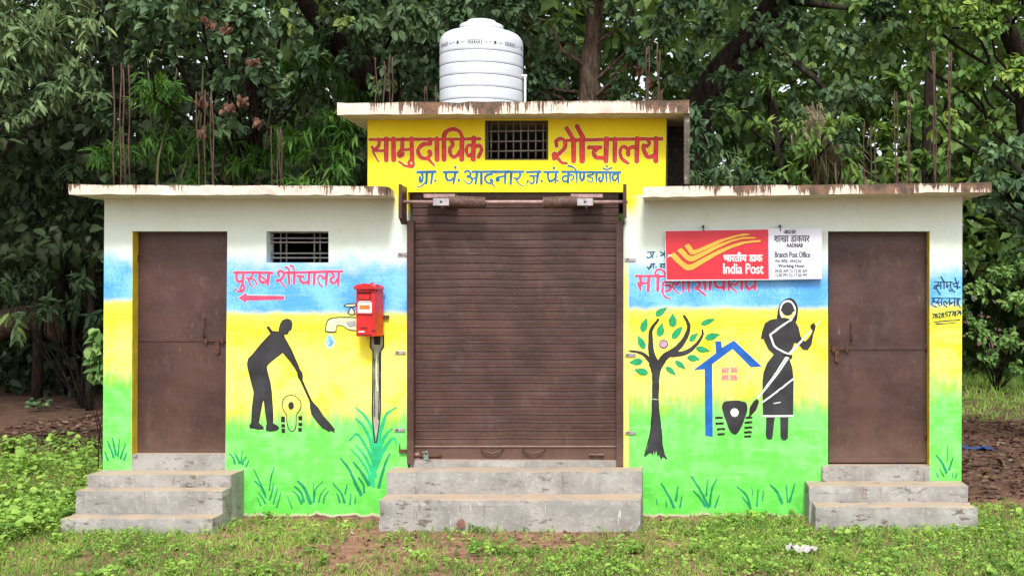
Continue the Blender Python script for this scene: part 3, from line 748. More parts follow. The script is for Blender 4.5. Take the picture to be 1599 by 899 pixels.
# ------------------------------------------------------------------ painted lettering and murals
def lettering(name, strokes, dots, layers, reg, parent, polys=(), **kw):
    """layers: list of (material, extra width)"""
    P = Paint().region(*reg)
    for li, (m, ex) in enumerate(layers):
        P.i = 0
        for q in polys:
            if ex > 0: P.stroke(list(q), ex, m, li, closed=False)
            P.poly(q, m, li) if ex >= 0 else P.poly([tuple(Vector(c).lerp(Vector((sum(a[0] for a in q) / len(q), sum(a[1] for a in q) / len(q))), 0.0)) for c in q], m, li)
        for s in strokes:
            pts, w = s[0], s[1]; w1 = s[2] if len(s) > 2 else w
            P.stroke(pts, max(2, w * 1.22 + ex), m, li, max(2, w1 * 1.22 + ex))
        for (c, r) in dots: P.disc(c, max(2, r * 1.12 + ex / 2), m, li)
    return P.build(name, parent, **kw)

T1 = [([(105, 297), (600, 294), (1168, 288)], 24), ([(188, 290), (197, 335), (180, 372), (138, 392)], 30, 22), ([(128, 362), (148, 430), (196, 512)], 20, 10),
      ([(140, 402), (250, 402)], 22), ([(264, 285), (266, 495)], 36), ([(336, 285), (338, 495)], 38),
      ([(424, 288), (421, 400)], 32), ([(405, 398), (378, 425), (392, 458), (420, 452), (432, 425)], 22), ([(410, 396), (512, 388)], 22), ([(511, 285), (514, 490)], 36),
      ([(500, 490), (483, 525), (505, 552), (530, 532), (520, 495)], 22), ([(520, 556), (450, 548), (392, 508)], 24, 14),
      ([(688, 290), (690, 328)], 34), ([(690, 335), (615, 345), (572, 400), (592, 458), (645, 478), (685, 450), (690, 410)], 34, 26), ([(668, 480), (725, 546)], 24, 16),
      ([(752, 285), (754, 490)], 38), ([(822, 490), (820, 280), (842, 222), (905, 196), (968, 220), (1002, 290)], 38, 26),
      ([(890, 305), (905, 345), (878, 385), (882, 435), (925, 464), (985, 400)], 30), ([(993, 285), (990, 490)], 38),
      ([(1106, 275), (1100, 490)], 36), ([(1098, 362), (1055, 350), (1034, 400), (1058, 452), (1098, 425)], 26), ([(1112, 372), (1158, 352), (1180, 395), (1152, 466)], 28)]
D1 = [((398, 428), 18), ((682, 412), 20)]
lay_red = [(M['halo'], 11), (M['darkred'], 0), (M['red'], -12)]
lettering('painted_lettering', T1, D1, lay_red, (560, 170, 6.15), B, label='large red first word beside the small upper window, in Devanagari')
T2 = [([(340, 335), (334, 292), (368, 268), (408, 284), (414, 335), (386, 378), (348, 412)], 26, 30), ([(340, 430), (378, 474), (428, 488)], 24, 18),
      ([(490, 275), (490, 468)], 36), ([(565, 265), (565, 468)], 40), ([(426, 172), (486, 268)], 30), ([(520, 155), (574, 262)], 32),
      ([(436, 282), (860, 272), (1280, 268)], 24), ([(622, 346), (732, 344)], 28), ([(700, 350), (668, 392), (692, 432), (768, 440)], 30), ([(782, 265), (778, 468)], 36),
      ([(860, 265), (856, 468)], 34), ([(976, 412), (972, 362), (936, 338), (906, 366), (906, 412), (932, 456), (975, 486)], 30, 22), ([(976, 365), (1008, 340), (1048, 348)], 28), ([(1056, 262), (1053, 472)], 36),
      ([(1152, 278), (1166, 308), (1142, 332), (1112, 328)], 28), ([(1112, 335), (1122, 385), (1152, 430), (1215, 418)], 30), ([(1224, 260), (1220, 470)], 36)]
lettering('painted_lettering', T2, [((320, 410), 24), ((318, 438), 20), ((335, 310), 12)], lay_red, (810, 170, 5.711), B, label='large red second word right of the small upper window, in Devanagari')
T3 = [([(102, 122), (358, 118)], 30), ([(140, 190), (138, 238), (160, 262), (180, 205), (165, 135)], 24), ([(236, 130), (230, 285)], 30, 22), ([(218, 262), (165, 312), (95, 328)], 18, 9), ([(316, 130), (296, 280)], 28, 20),
      ([(468, 122), (668, 120)], 28), ([(506, 130), (504, 192), (530, 236), (572, 234), (615, 200)], 30, 22), ([(632, 130), (606, 280)], 30, 22),
      ([(762, 122), (800, 104), (842, 132), (832, 166), (795, 186)], 22), ([(800, 186), (850, 194), (868, 242), (830, 286), (780, 268), (744, 224)], 24, 9), ([(852, 220), (905, 205)], 18),
      ([(932, 120), (916, 280)], 30, 24), ([(992, 120), (990, 290)], 30, 22), ([(868, 118), (1240, 118), (1575, 118)], 28),
      ([(1132, 130), (1130, 152), (1072, 166), (1044, 212), (1070, 264), (1122, 276), (1152, 240)], 26, 20), ([(1135, 280), (1192, 326)], 18, 9),
      ([(1205, 202), (1320, 176)], 22), ([(1327, 130), (1320, 275)], 30, 22), ([(1406, 130), (1400, 285)], 36, 28), ([(1527, 130), (1530, 172), (1500, 214), (1440, 204)], 28, 18), ([(1470, 214), (1510, 280), (1575, 318)], 20, 8)]
D3 = [((146, 240), 20), ((355, 243), 15), ((632, 60), 17), ((678, 235), 17), ((1130, 238), 22), ((1220, 226), 28)]
lay_blue = [(M['halo'], 9), (M['letterblue'], 0)]
lettering('painted_lettering', T3, D3, lay_blue, (640, 255, 8.883), B, label='smaller blue line of Devanagari above the shutter, first half')
T4 = [([(132, 256), (120, 322)], 16, 8), ([(115, 128), (325, 125)], 28), ([(165, 186), (272, 186)], 22), ([(218, 190), (226, 260), (190, 300), (140, 258)], 26, 12), ([(287, 135), (266, 295)], 32, 24),
      ([(372, 128), (580, 128)], 28), ([(430, 135), (430, 210), (460, 264), (500, 250), (538, 220)], 30, 20), ([(547, 135), (536, 290)], 30, 20),
      ([(640, 126), (1060, 130), (1498, 136)], 28), ([(732, 140), (726, 285)], 34, 24), ([(720, 188), (665, 190), (640, 232), (670, 270), (722, 245)], 22), ([(742, 180), (790, 170), (806, 215), (768, 256)], 22, 14),
      ([(850, 135), (856, 296)], 30, 14), ([(730, 38), (790, 55), (842, 104)], 24, 14), ([(906, 140), (904, 205), (930, 256), (956, 220), (962, 140)], 26),
      ([(1087, 140), (1085, 165), (1020, 176), (1012, 192), (1078, 214), (1086, 258), (1040, 276), (1000, 240)], 24, 12), ([(1142, 140), (1142, 280)], 32, 20),
      ([(1242, 140), (1236, 222), (1206, 270), (1180, 240), (1192, 208)], 24), ([(1286, 140), (1292, 275)], 28, 18), ([(1240, 74), (1300, 92), (1370, 70)], 18), ([(1340, 140), (1346, 280)], 28, 16),
      ([(1442, 150), (1388, 170), (1380, 230), (1410, 256), (1442, 220)], 22), ([(1452, 140), (1468, 290)], 32, 14)]
lettering('painted_lettering', T4, [((338, 262), 17), ((520, 70), 18), ((565, 195), 9), ((575, 255), 15), ((1292, 42), 15), ((1185, 228), 14)], lay_blue, (810, 255, 9.406), B, label='smaller blue line of Devanagari above the shutter, second half')
T5 = [([(85, 172), (340, 170), (595, 176)], 26), ([(126, 180), (120, 242), (146, 290), (202, 280)], 28), ([(212, 175), (200, 330)], 32, 26),
      ([(204, 335), (228, 368), (200, 406), (168, 388), (186, 350)], 22), ([(205, 420), (142, 416), (93, 368)], 20, 10),
      ([(332, 180), (330, 212), (282, 252), (258, 240)], 28, 20), ([(280, 265), (300, 322), (342, 376)], 22, 10), ([(302, 250), (352, 265), (382, 310), (378, 356)], 20, 12),
      ([(428, 185), (420, 250), (450, 300), (532, 290)], 28), ([(440, 222), (525, 280)], 20), ([(548, 180), (530, 330)], 32, 26),
      ([(770, 174), (1140, 166), (1510, 155)], 26), ([(682, 212), (668, 168), (708, 150), (746, 185), (726, 240), (664, 282)], 24), ([(700, 290), (732, 330), (770, 370)], 22, 14),
      ([(805, 175), (816, 325)], 30, 22), ([(880, 168), (880, 325)], 30, 24), ([(765, 100), (802, 120), (822, 168)], 20, 16), ([(825, 80), (866, 95), (882, 162)], 20, 16),
      ([(920, 216), (1002, 226)], 26), ([(950, 226), (962, 272), (1002, 306), (1072, 290)], 26), ([(1078, 168), (1070, 325)], 32, 26), ([(1147, 168), (1140, 328)], 32, 26),
      ([(1302, 205), (1270, 252), (1240, 216), (1202, 216), (1190, 270), (1214, 325), (1250, 356)], 22, 12), ([(1312, 162), (1300, 332)], 30, 22),
      ([(1372, 175), (1402, 220), (1362, 250), (1370, 296), (1410, 310), (1452, 250)], 24), ([(1468, 158), (1460, 340)], 30, 22)]
lay_pink = [(M['halo_white'], 13), (M['pinkedge'], 2), (M['pink'], -7)]
lettering('painted_lettering', T5, [((660, 278), 20)], lay_pink, (355, 405, 8.416), B, label='pink Devanagari words on the blue band left of the letterbox')
arrow = [(152, 502), (250, 440), (250, 476), (748, 480), (745, 526), (250, 536), (248, 566)]
P = Paint().region(355, 405, 8.416)
for i in range(len(arrow)): P.stroke([arrow[i], arrow[(i + 1) % len(arrow)]], 22, M['halo_white'], 0)
P.poly(arrow, M['pink'], 1)
for i in range(len(arrow)): P.stroke([arrow[i], arrow[(i + 1) % len(arrow)]], 6, M['pinkedge'], 2)
P.build('painted_arrow', B, label='pink arrow pointing left')
T6 = [([(88, 368), (420, 372), (800, 384)], 22), ([(142, 380), (160, 462)], 26), ([(125, 452), (152, 525)], 28, 18), ([(120, 458), (240, 446)], 20), ([(242, 375), (232, 540)], 30, 26),
      ([(345, 372), (312, 336), (345, 296), (398, 308), (432, 352)], 18), ([(347, 360), (342, 536)], 30, 26),
      ([(492, 432), (412, 440), (402, 482)], 20), ([(396, 500), (400, 560), (432, 610), (492, 626)], 22, 10), ([(432, 542), (482, 522), (482, 484), (430, 474)], 22),
      ([(590, 420), (560, 472), (522, 442), (514, 490), (548, 540), (590, 566)], 20, 12), ([(632, 420), (632, 540)], 30, 22), ([(697, 420), (695, 540)], 30, 22),
      ([(780, 425), (822, 466), (778, 508)], 26), ([(800, 518), (850, 560), (890, 590)], 22, 14), ([(872, 420), (882, 526)], 30, 22), ([(942, 420), (936, 526)], 30, 24),
      ([(990, 436), (1012, 490), (1092, 500)], 26), ([(1092, 420), (1090, 526)], 32, 26), ([(1152, 420), (1150, 526)], 30, 24),
      ([(1262, 430), (1222, 472), (1186, 452), (1180, 500), (1240, 550)], 20, 12), ([(1297, 415), (1296, 526)], 28, 22), ([(1362, 420), (1340, 470), (1380, 516), (1432, 480)], 24), ([(1447, 400), (1445, 526)], 30, 22)]
lettering('painted_lettering', T6, [((135, 482), 22), ((780, 512), 18)], lay_pink, (980, 380, 7.268), B, label='pink Devanagari words partly hidden under the red signboard')
T7 = [([(225, 100), (312, 96)], 11), ([(292, 96), (282, 166)], 13), ([(215, 150), (240, 166), (270, 150), (262, 110)], 12), ([(370, 95), (412, 120), (375, 140)], 13), ([(385, 130), (440, 128)], 11), ([(425, 90), (425, 160)], 12)]
lettering('painted_lettering', T7, [((330, 150), 6)], [(M['teal'], 0)], (980, 380, 7.268), B, label='small teal brush letters left of the signboard')
T8 = [([(222, 264), (248, 284), (278, 246)], 10), ([(240, 302), (268, 232)], 9), ([(268, 232), (312, 230)], 9), ([(298, 232), (292, 278)], 9), ([(365, 235), (396, 240), (370, 264), (398, 272)], 10), ([(412, 230), (412, 276)], 11), ([(395, 234), (440, 234)], 9)]
lettering('painted_lettering', T8, [((322, 268), 7)], [(M['navy'], 0)], (980, 380, 7.268), B, label='small dark brush letters left of the signboard')
dig = {'7': [[(0, 0), (1, 0), (.4, 2)]], '8': [[(.5, .9), (.05, .5), (.5, 0), (.95, .5), (.5, .9), (0, 1.5), (.5, 2), (1, 1.5), (.5, .9)]], '2': [[(.05, .4), (.5, 0), (.95, .45), (.1, 1.95)], [(.1, 1.95), (1, 1.95)]],
       '5': [[(.95, 0), (.15, 0)], [(.15, 0), (.1, .9)], [(.1, .9), (.8, .9), (.9, 1.6), (.1, 2)]], '4': [[(.6, 0), (.05, 1.2)], [(.05, 1.2), (1, 1.2)], [(.7, .5), (.65, 2)]]}
T9 = [([(115, 150), (390, 150)], 14), ([(170, 155), (165, 195), (125, 215), (105, 240), (130, 256), (142, 228)], 15), ([(140, 250), (175, 310), (210, 352)], 18, 12), ([(150, 216), (206, 205)], 12), ([(212, 155), (210, 255)], 16), ([(262, 140), (262, 250)], 16), ([(215, 72), (258, 148)], 17),
      ([(302, 155), (300, 226), (325, 236), (308, 204)], 15), ([(300, 206), (360, 200)], 12), ([(364, 155), (362, 255)], 16), ([(338, 268), (355, 294), (388, 266), (372, 258)], 13), ([(380, 275), (430, 306)], 15),
      ([(395, 176), (490, 166)], 13), ([(415, 180), (420, 222), (456, 215)], 14), ([(467, 170), (466, 260)], 16), ([(425, 88), (458, 165)], 16), ([(480, 235), (512, 230)], 15),
      ([(65, 400), (300, 404), (522, 410)], 13), ([(112, 405), (82, 438), (122, 452), (76, 470), (76, 512), (150, 546)], 16, 12), ([(182, 405), (172, 444), (130, 470)], 14), ([(150, 456), (198, 528)], 13), ([(145, 472), (226, 462)], 12), ([(228, 405), (224, 510)], 16),
      ([(332, 450), (302, 490), (282, 452), (255, 462), (264, 510), (302, 536)], 15), ([(347, 405), (346, 516)], 16), ([(365, 472), (424, 462)], 12), ([(428, 410), (426, 522)], 16), ([(465, 410), (464, 520)], 16), ([(500, 415), (478, 458), (490, 500), (516, 552)], 14),
      ([(105, 776), (300, 756), (506, 742)], 15, 12), ([(130, 806), (300, 796), (446, 780)], 15, 9)]
for k, ch in enumerate('7828577874'):
    cx = (72, 122, 172, 224, 280, 322, 366, 412, 458, 494)[k]; cy = 650 - k * 6
    for q in dig[ch]: T9.append(([(cx + a * 36, cy + b_ * 34) for a, b_ in q], 13))
lettering('painted_lettering', T9, [((486, 140), 8), ((376, 482), 13)], [(M['navy'], 0)], (1448, 425, 9.98), B, label='small navy name, place and number brushed on the right pillar')

# --- man sweeping
man = [(212, 92), (222, 86), (248, 121), (270, 122), (297, 124), (295, 108), (303, 75), (322, 46), (350, 36), (375, 43), (388, 66), (384, 95), (379, 112), (366, 116), (358, 135), (345, 142), (328, 141), (336, 168), (360, 212), (386, 262), (410, 312), (430, 360), (442, 396), (456, 408), (462, 430), (460, 466), (470, 486), (520, 596), (535, 622), (570, 660), (600, 710), (640, 756), (690, 812), (672, 808), (688, 828), (655, 817), (648, 824), (630, 812), (600, 800), (560, 750), (526, 700), (515, 650), (516, 620), (508, 597), (447, 468), (430, 442), (425, 407), (405, 376), (375, 332), (350, 302), (322, 268), (262, 313), (222, 345), (208, 368), (215, 410), (235, 480), (243, 545), (248, 620), (255, 690), (252, 768), (285, 784), (295, 800), (280, 815), (235, 822), (206, 815), (206, 785), (212, 768), (200, 680), (193, 610), (187, 598), (180, 615), (165, 690), (150, 765), (185, 793), (185, 807), (150, 808), (118, 798), (96, 801), (90, 786), (102, 762), (104, 740), (109, 660), (121, 550), (96, 450), (78, 380), (74, 345), (80, 315), (110, 285), (170, 210), (238, 140)]
P = Paint().region(370, 490, 4.494)
P.poly(man, M['blackpaint'], 0)
for i in range(len(man)): P.stroke([man[i], man[(i + 1) % len(man)]], 5, M['outline'], 1)
P.build('painted_sweeper', B, label='black silhouette of a man bending to sweep')
P = Paint().region(370, 490, 4.494)
P.stroke([(318, 640), (330, 592), (365, 570), (402, 572), (440, 602), (450, 642), (438, 680), (418, 708), (416, 762), (410, 804), (386, 822), (362, 802), (352, 752), (348, 706), (328, 678), (318, 640)], 6, M['outline'], 0)
P.disc((380, 643), 20, M['blackpaint'], 0, 26)
for r in [(310, 718, 338, 758), (312, 770, 338, 795), (313, 803, 338, 833), (432, 715, 460, 745), (432, 760, 458, 785), (430, 797, 456, 825)]: P.rect(*r, M['outline'], 0)
P.build('painted_toilet_pan', B, label='outlined squat pan between brick shaped footrests')
# --- tap, drop and pipe
P = Paint().region(500, 430, 5.993)
tap = [(50, 520), (56, 456), (76, 416), (112, 396), (180, 392), (250, 390), (300, 390), (345, 398), (345, 512), (290, 512), (250, 500), (226, 476), (205, 466), (160, 466), (152, 482), (150, 522), (100, 530)]
hand = [(222, 280), (250, 266), (335, 262), (335, 286), (300, 293), (246, 291)]; stem = [(262, 352), (276, 312), (294, 296), (318, 330), (326, 360), (292, 370)]
for q in (tap, hand, stem):
    P.poly(q, M['tapfill'], 0)
    for i in range(len(q)): P.stroke([q[i], q[(i + 1) % len(q)]], 8, M['outline'], 2)
P.poly([(244, 432), (330, 424), (335, 474), (290, 480), (250, 468)], M['taphatch'], 1); P.stroke([(248, 445), (330, 440)], 4, M['whitepaint'], 2); P.stroke([(252, 462), (330, 458)], 4, M['whitepaint'], 2)
P.poly([(285, 320), (296, 310), (303, 335), (290, 342)], M['whitepaint'], 2)
P.stroke([(50, 522), (100, 530), (152, 522)], 12, M['outline'], 2)
P.build('painted_tap', B, label='pale painted tap with a black outline')
P = Paint().region(500, 430, 5.993)
P.poly([(94, 540), (126, 598), (132, 636), (112, 672), (74, 674), (48, 642), (56, 598)], M['halo_white'], 0, 4); P.poly([(94, 552), (120, 602), (125, 634), (108, 664), (78, 666), (56, 638), (62, 602)], M['drop'], 1, 4)
P.disc((80, 630), 8, M['whitepaint'], 2); P.build('painted_drop', B, label='blue water drop below the painted tap')
P = Paint().region(0, 0, 1)
pipe = [(579, 524), (599, 524), (599, 541), (594.5, 548), (594.5, 640), (592, 660), (588.5, 690), (585.5, 690), (582, 655), (581.5, 640), (582.5, 548), (578.5, 541)]
P.poly(pipe, M['pipefill'], 0)
for i in range(len(pipe)): P.stroke([pipe[i], pipe[(i + 1) % len(pipe)]], 2.0, M['outline'], 2)
P.rect(584, 525, 594, 538, M['outline'], 1); P.stroke([(588.5, 552), (587.6, 580), (589.5, 610)], 1.8, M['tapfill'], 1); P.stroke([(589, 615), (588, 640), (587.5, 668)], 1.4, M['steel'], 1); P.stroke([(592.3, 550), (592.5, 600), (591, 655)], 1.6, M['outline'], 1); P.stroke([(585, 560), (584.6, 610), (585, 650)], 1.2, M['outline'], 1)
P.build('painted_pipe', B, label='grey painted water pipe running down from the letterbox')
# --- grass tufts
P = Paint().region(510, 620, 4.994); G2, G1 = M['grasspaint2'], M['grasspaint']
P.poly([(360, 280), (385, 345), (410, 300), (422, 400), (402, 520), (375, 640), (350, 560), (352, 400)], G2, 0)
for pts, w in [([(375, 450), (360, 260), (300, 150), (225, 75)], 34), ([(375, 500), (345, 350), (290, 230), (225, 165)], 34), ([(380, 620), (360, 500), (300, 370), (235, 285), (180, 337)], 30), ([(365, 690), (350, 580), (300, 460), (228, 376)], 30), ([(350, 680), (320, 580), (260, 480), (192, 405)], 22),
               ([(398, 350), (430, 230), (470, 130), (545, 78)], 38), ([(405, 420), (450, 310), (512, 240)], 36), ([(378, 560), (420, 460), (470, 370), (525, 315), (545, 370)], 36)]: P.stroke(pts, w, G2, 0, 12)
for pts, w in [([(268, 755), (225, 670), (180, 570), (112, 473)], 30), ([(330, 680), (270, 580), (205, 503)], 28), ([(295, 740), (285, 680), (250, 625)], 18), ([(405, 700), (450, 540), (490, 440)], 26)]: P.stroke(pts, w, G1, 0, 12)
P.build('painted_grass', B, label='tall painted tuft of long grass under the letterbox')
def tufts(reg, blades):
    P = Paint().region(*reg)
    for b_ in blades: P.stroke(b_[0][::-1], b_[1] if len(b_) > 1 else 16, G1, 0, (b_[1] if len(b_) > 1 else 16) * 0.5)
    P.build('painted_grass', B)
tufts((510, 620, 4.994), [([(50, 670), (110, 740), (140, 820)], 18), ([(160, 680), (145, 750)],), ([(190, 740), (182, 835)],), ([(225, 770), (220, 825)], 12), ([(80, 750), (105, 815)],)])
tufts((350, 690, 7.49), [([(60, 130), (110, 190), (125, 250)], 26), ([(125, 135), (160, 190), (180, 245)], 26), ([(212, 95), (205, 190), (195, 240)], 18), ([(260, 170), (225, 215), (215, 260)], 26), ([(290, 215), (255, 285)], 22)])
tufts((350, 690, 7.49), [([(345, 315), (420, 470), (490, 640)], 22), ([(355, 450), (430, 520), (480, 610)], 28), ([(585, 290), (540, 450), (530, 560)], 20), ([(580, 480), (560, 580), (535, 670)], 22), ([(625, 535), (600, 630), (575, 720)], 20), ([(665, 590), (640, 680), (615, 760)], 18), ([(400, 590), (450, 650), (480, 715)], 20), ([(385, 640), (430, 745)], 16), ([(740, 630), (795, 770)], 16)])
tufts((350, 690, 7.49), [([(862, 452), (940, 540), (1010, 710)], 44), ([(822, 512), (900, 590), (930, 690)], 32), ([(802, 570), (860, 620), (905, 715)], 26), ([(1045, 470), (1045, 690)], 18), ([(1150, 465), (1070, 550), (1045, 700)], 24), ([(1195, 530), (1130, 610), (1105, 700)], 16), ([(1225, 570), (1180, 620), (1160, 710)], 16)])
tufts((1000, 725, 6.034), [([(195, 175), (260, 280), (315, 400)], 26), ([(355, 200), (335, 340)], 22), ([(390, 300), (375, 400)], 18), ([(240, 330), (245, 395)], 14), ([(150, 330), (160, 375)], 14)])
tufts((1000, 725, 6.034), [([(480, 110), (570, 250), (640, 400)], 28), ([(500, 245), (560, 310), (610, 390)], 24), ([(632, 140), (622, 290)], 20), ([(720, 135), (675, 230), (650, 390)], 24), ([(745, 285), (705, 400)], 18)])
tufts((1000, 725, 6.034), [([(910, 205), (1000, 290), (1035, 410)], 24), ([(955, 300), (1020, 380)], 16), ([(1050, 210), (1060, 290)], 12), ([(1110, 235), (1098, 390)], 20), ([(1160, 240), (1150, 340)], 14)])
tufts((1000, 725, 6.034), [([(1225, 190), (1290, 260), (1335, 360)], 30), ([(1375, 200), (1385, 350)], 16), ([(1455, 175), (1405, 350)], 22)])
tufts((80, 690, 4.703), [([(412, -10), (440, 55), (460, 110)], 16), ([(450, -30), (475, 90)], 16), ([(500, -20), (490, 100)], 14), ([(545, 10), (510, 118)], 15), ([(395, 70), (415, 130)], 16), ([(557, 75), (535, 130)], 14)])
tufts((1230, 700, 4.845), [([(1125, 50), (1170, 110), (1200, 180)], 22), ([(1250, 70), (1220, 160)], 18), ([(1212, -40), (1208, 90)], 8), ([(1120, 180), (1140, 215)], 12), ([(1150, 150), (1180, 210)], 14), ([(1245, 180), (1250, 220)], 10), ([(1280, 185), (1270, 220)], 12)])
# --- mural tree
P = Paint().region(975, 475, 3.594)
P.poly([(150, 310), (205, 315), (216, 340), (201, 380), (194, 440), (190, 560), (200, 660), (212, 740), (212, 790), (235, 868), (215, 856), (207, 874), (195, 845), (185, 852), (178, 820), (170, 852), (165, 820), (158, 847), (150, 833), (135, 838), (118, 854), (110, 850), (130, 800), (145, 720), (155, 600), (158, 450), (155, 380), (138, 338)], M['blackpaint'], 0)
for pts, a, b_ in [([(168, 345), (132, 302), (92, 272), (30, 262)], 30, 7), ([(180, 340), (152, 272), (148, 200), (150, 145), (190, 85)], 40, 10), ([(190, 345), (230, 292), (290, 252), (340, 192), (362, 122), (335, 65)], 46, 10), ([(262, 282), (340, 272), (400, 230), (437, 175), (438, 142)], 30, 5)]:
    P.stroke(pts, a, M['outline'], 0, b_ + 3); P.stroke(pts, a - 8, M['blackpaint'], 1, max(2, b_ - 3))
for k in range(4): P.stroke([[(158, 450), (155, 600), (145, 720), (112, 848)], [(194, 440), (190, 560), (203, 670), (212, 780)], [(212, 780), (222, 830), (235, 866)], [(140, 340), (156, 385), (158, 450)]][k], 5, M['outline'], 2)
P.stroke([(158, 531), (186, 532)], 3, M['whitepaint'], 3)
P.build('painted_tree', B, label='painted charcoal tree trunk with curving branches')
P = Paint().region(975, 475, 3.594)
for a, b_, w in [((238, 20), (178, 62), 34), ((125, 80), (100, 152), 40), ((215, 105), (195, 178), 40), ((272, 52), (272, 125), 44), ((325, 125), (270, 190), 36), ((410, 162), (368, 205), 30), ((508, 82), (432, 112), 30), ((535, 168), (455, 190), 36), ((75, 175), (112, 247), 36), ((30, 325), (100, 318), 38), ((58, 365), (130, 385), 38), ((288, 396), (235, 352), 28), ((342, 362), (288, 318), 28), ((425, 308), (355, 297), 34), ((478, 262), (405, 245), 32)]:
    A, Bv = Vector(a), Vector(b_); d = Bv - A; n = Vector((-d.y, d.x)).normalized() * w / 2
    pts = [A, A + d * .22 + n * .5, A + d * .5 + n, A + d * .82 + n * .85, Bv + n * .2, Bv - n * .2, A + d * .82 - n * .85, A + d * .5 - n * .9, A + d * .22 - n * .35]
    P.poly([tuple(q) for q in pts], M['leafpaint'], 0, 3)
    for i in range(len(pts)): P.stroke([pts[i], pts[(i + 1) % len(pts)]], 3, M['grasspaint'], 1)
P.disc((220, 223), 25, M['outline'], 0); P.disc((220, 223), 21, M['lilac'], 1)
P.build('painted_leaves', B, label='fifteen flat green leaves and a lilac disc round the painted tree')
# --- mural house and pan
P = Paint().region(1070, 520, 4.994)
P.poly([(62, 287), (240, 155), (233, 62), (280, 62), (284, 112), (380, 55), (600, 262), (510, 262), (370, 122), (210, 240), (213, 808), (155, 798), (152, 280)], M['houseblue'], 0)
for r in [(283, 268, 340, 310), (355, 265, 405, 308), (283, 325, 340, 368), (350, 325, 405, 368)]: P.rect(*r, M['housepink'], 0)
P.build('painted_house', B, label='blue painted house outline with a pink four-pane window')
P = Paint().region(1070, 520, 4.994)
P.poly([(285, 572), (308, 534), (380, 523), (460, 533), (484, 570), (478, 622), (442, 720), (404, 782), (370, 784), (338, 738), (300, 632)], M['blackpaint'], 0, 4)
P.disc((385, 618), 33, M['whitepaint'], 1)
for (a, y, b_) in [(235, 657, 290), (238, 702, 297), (250, 745, 310), (252, 785, 308), (472, 657, 523), (464, 693, 520), (464, 733, 522), (460, 770, 518), (462, 803, 512)]: P.stroke([(a + 4, y + 2), ((a + b_) / 2, y), (b_ - 4, y)], 17, M['outline'], 1)
P.build('painted_toilet_pan', B, label='black painted squat pan with a white hole and dashes')
# --- woman with broom
P = Paint().region(1160, 460, 3.746); bp = M['blackpaint']
P.poly([(203, 142), (204, 95), (222, 48), (262, 20), (300, 32), (322, 75), (320, 115), (310, 158), (270, 150), (240, 138)], M['outline'], 0, 3)
P.disc((262, 92), 48, M['whitepaint'], 1, 62); P.disc((264, 104), 39, M['halo'], 2, 44); P.disc((262, 82), 36, bp, 3, 40); P.disc((226, 90), 7, bp, 3); P.disc((298, 90), 7, bp, 3)
P.poly([(205, 137), (245, 134), (270, 140), (305, 150), (326, 190), (336, 240), (346, 256), (330, 286), (302, 280), (295, 302), (278, 340), (290, 358), (286, 374), (274, 374), (290, 430), (297, 500), (294, 705), (118, 705), (117, 640), (115, 500), (121, 450), (142, 398), (182, 348), (152, 320), (130, 280), (120, 258), (105, 255), (112, 213), (130, 165), (160, 148)], bp, 4)
P.poly([(330, 290), (347, 256), (362, 274), (386, 254), (408, 214), (397, 196), (395, 178), (414, 164), (425, 180), (421, 206), (411, 232), (401, 290), (380, 322), (350, 318)], bp, 5)
P.poly([(138, 714), (186, 714), (172, 840), (158, 846), (140, 840), (135, 818)], bp, 4); P.poly([(218, 714), (266, 714), (262, 838), (248, 850), (226, 846), (220, 828)], bp, 4)
P.stroke([(285, 145), (215, 190), (160, 235)], 11, M['whitepaint'], 5); P.stroke([(160, 236), (190, 305), (262, 345)], 11, M['whitepaint'], 5)
P.stroke([(118, 709), (296, 708)], 10, M['whitepaint'], 5); P.stroke([(296, 490), (200, 565), (115, 628)], 10, M['whitepaint'], 5); P.stroke([(180, 635), (220, 627)], 5, M['whitepaint'], 5)
P.stroke([(450, 155), (270, 348)], 6, M['whitepaint'], 6, 17); P.stroke([(268, 352), (190, 470), (86, 605)], 24, M['whitepaint'], 6, 10); P.stroke([(255, 375), (190, 470), (120, 562)], 3, M['blackpaint'], 7)
P.poly([(84, 605), (93, 625), (80, 670), (45, 705), (18, 728), (38, 700), (40, 660), (60, 625)], M['outline'], 5); P.stroke([(242, 352), (284, 360)], 15, M['outline'], 7); P.poly([(395, 178), (414, 164), (425, 180), (421, 206), (404, 206)], M['outline'], 7)
P.build('painted_woman', B, label='black silhouette of a woman in a sari holding a white broom')

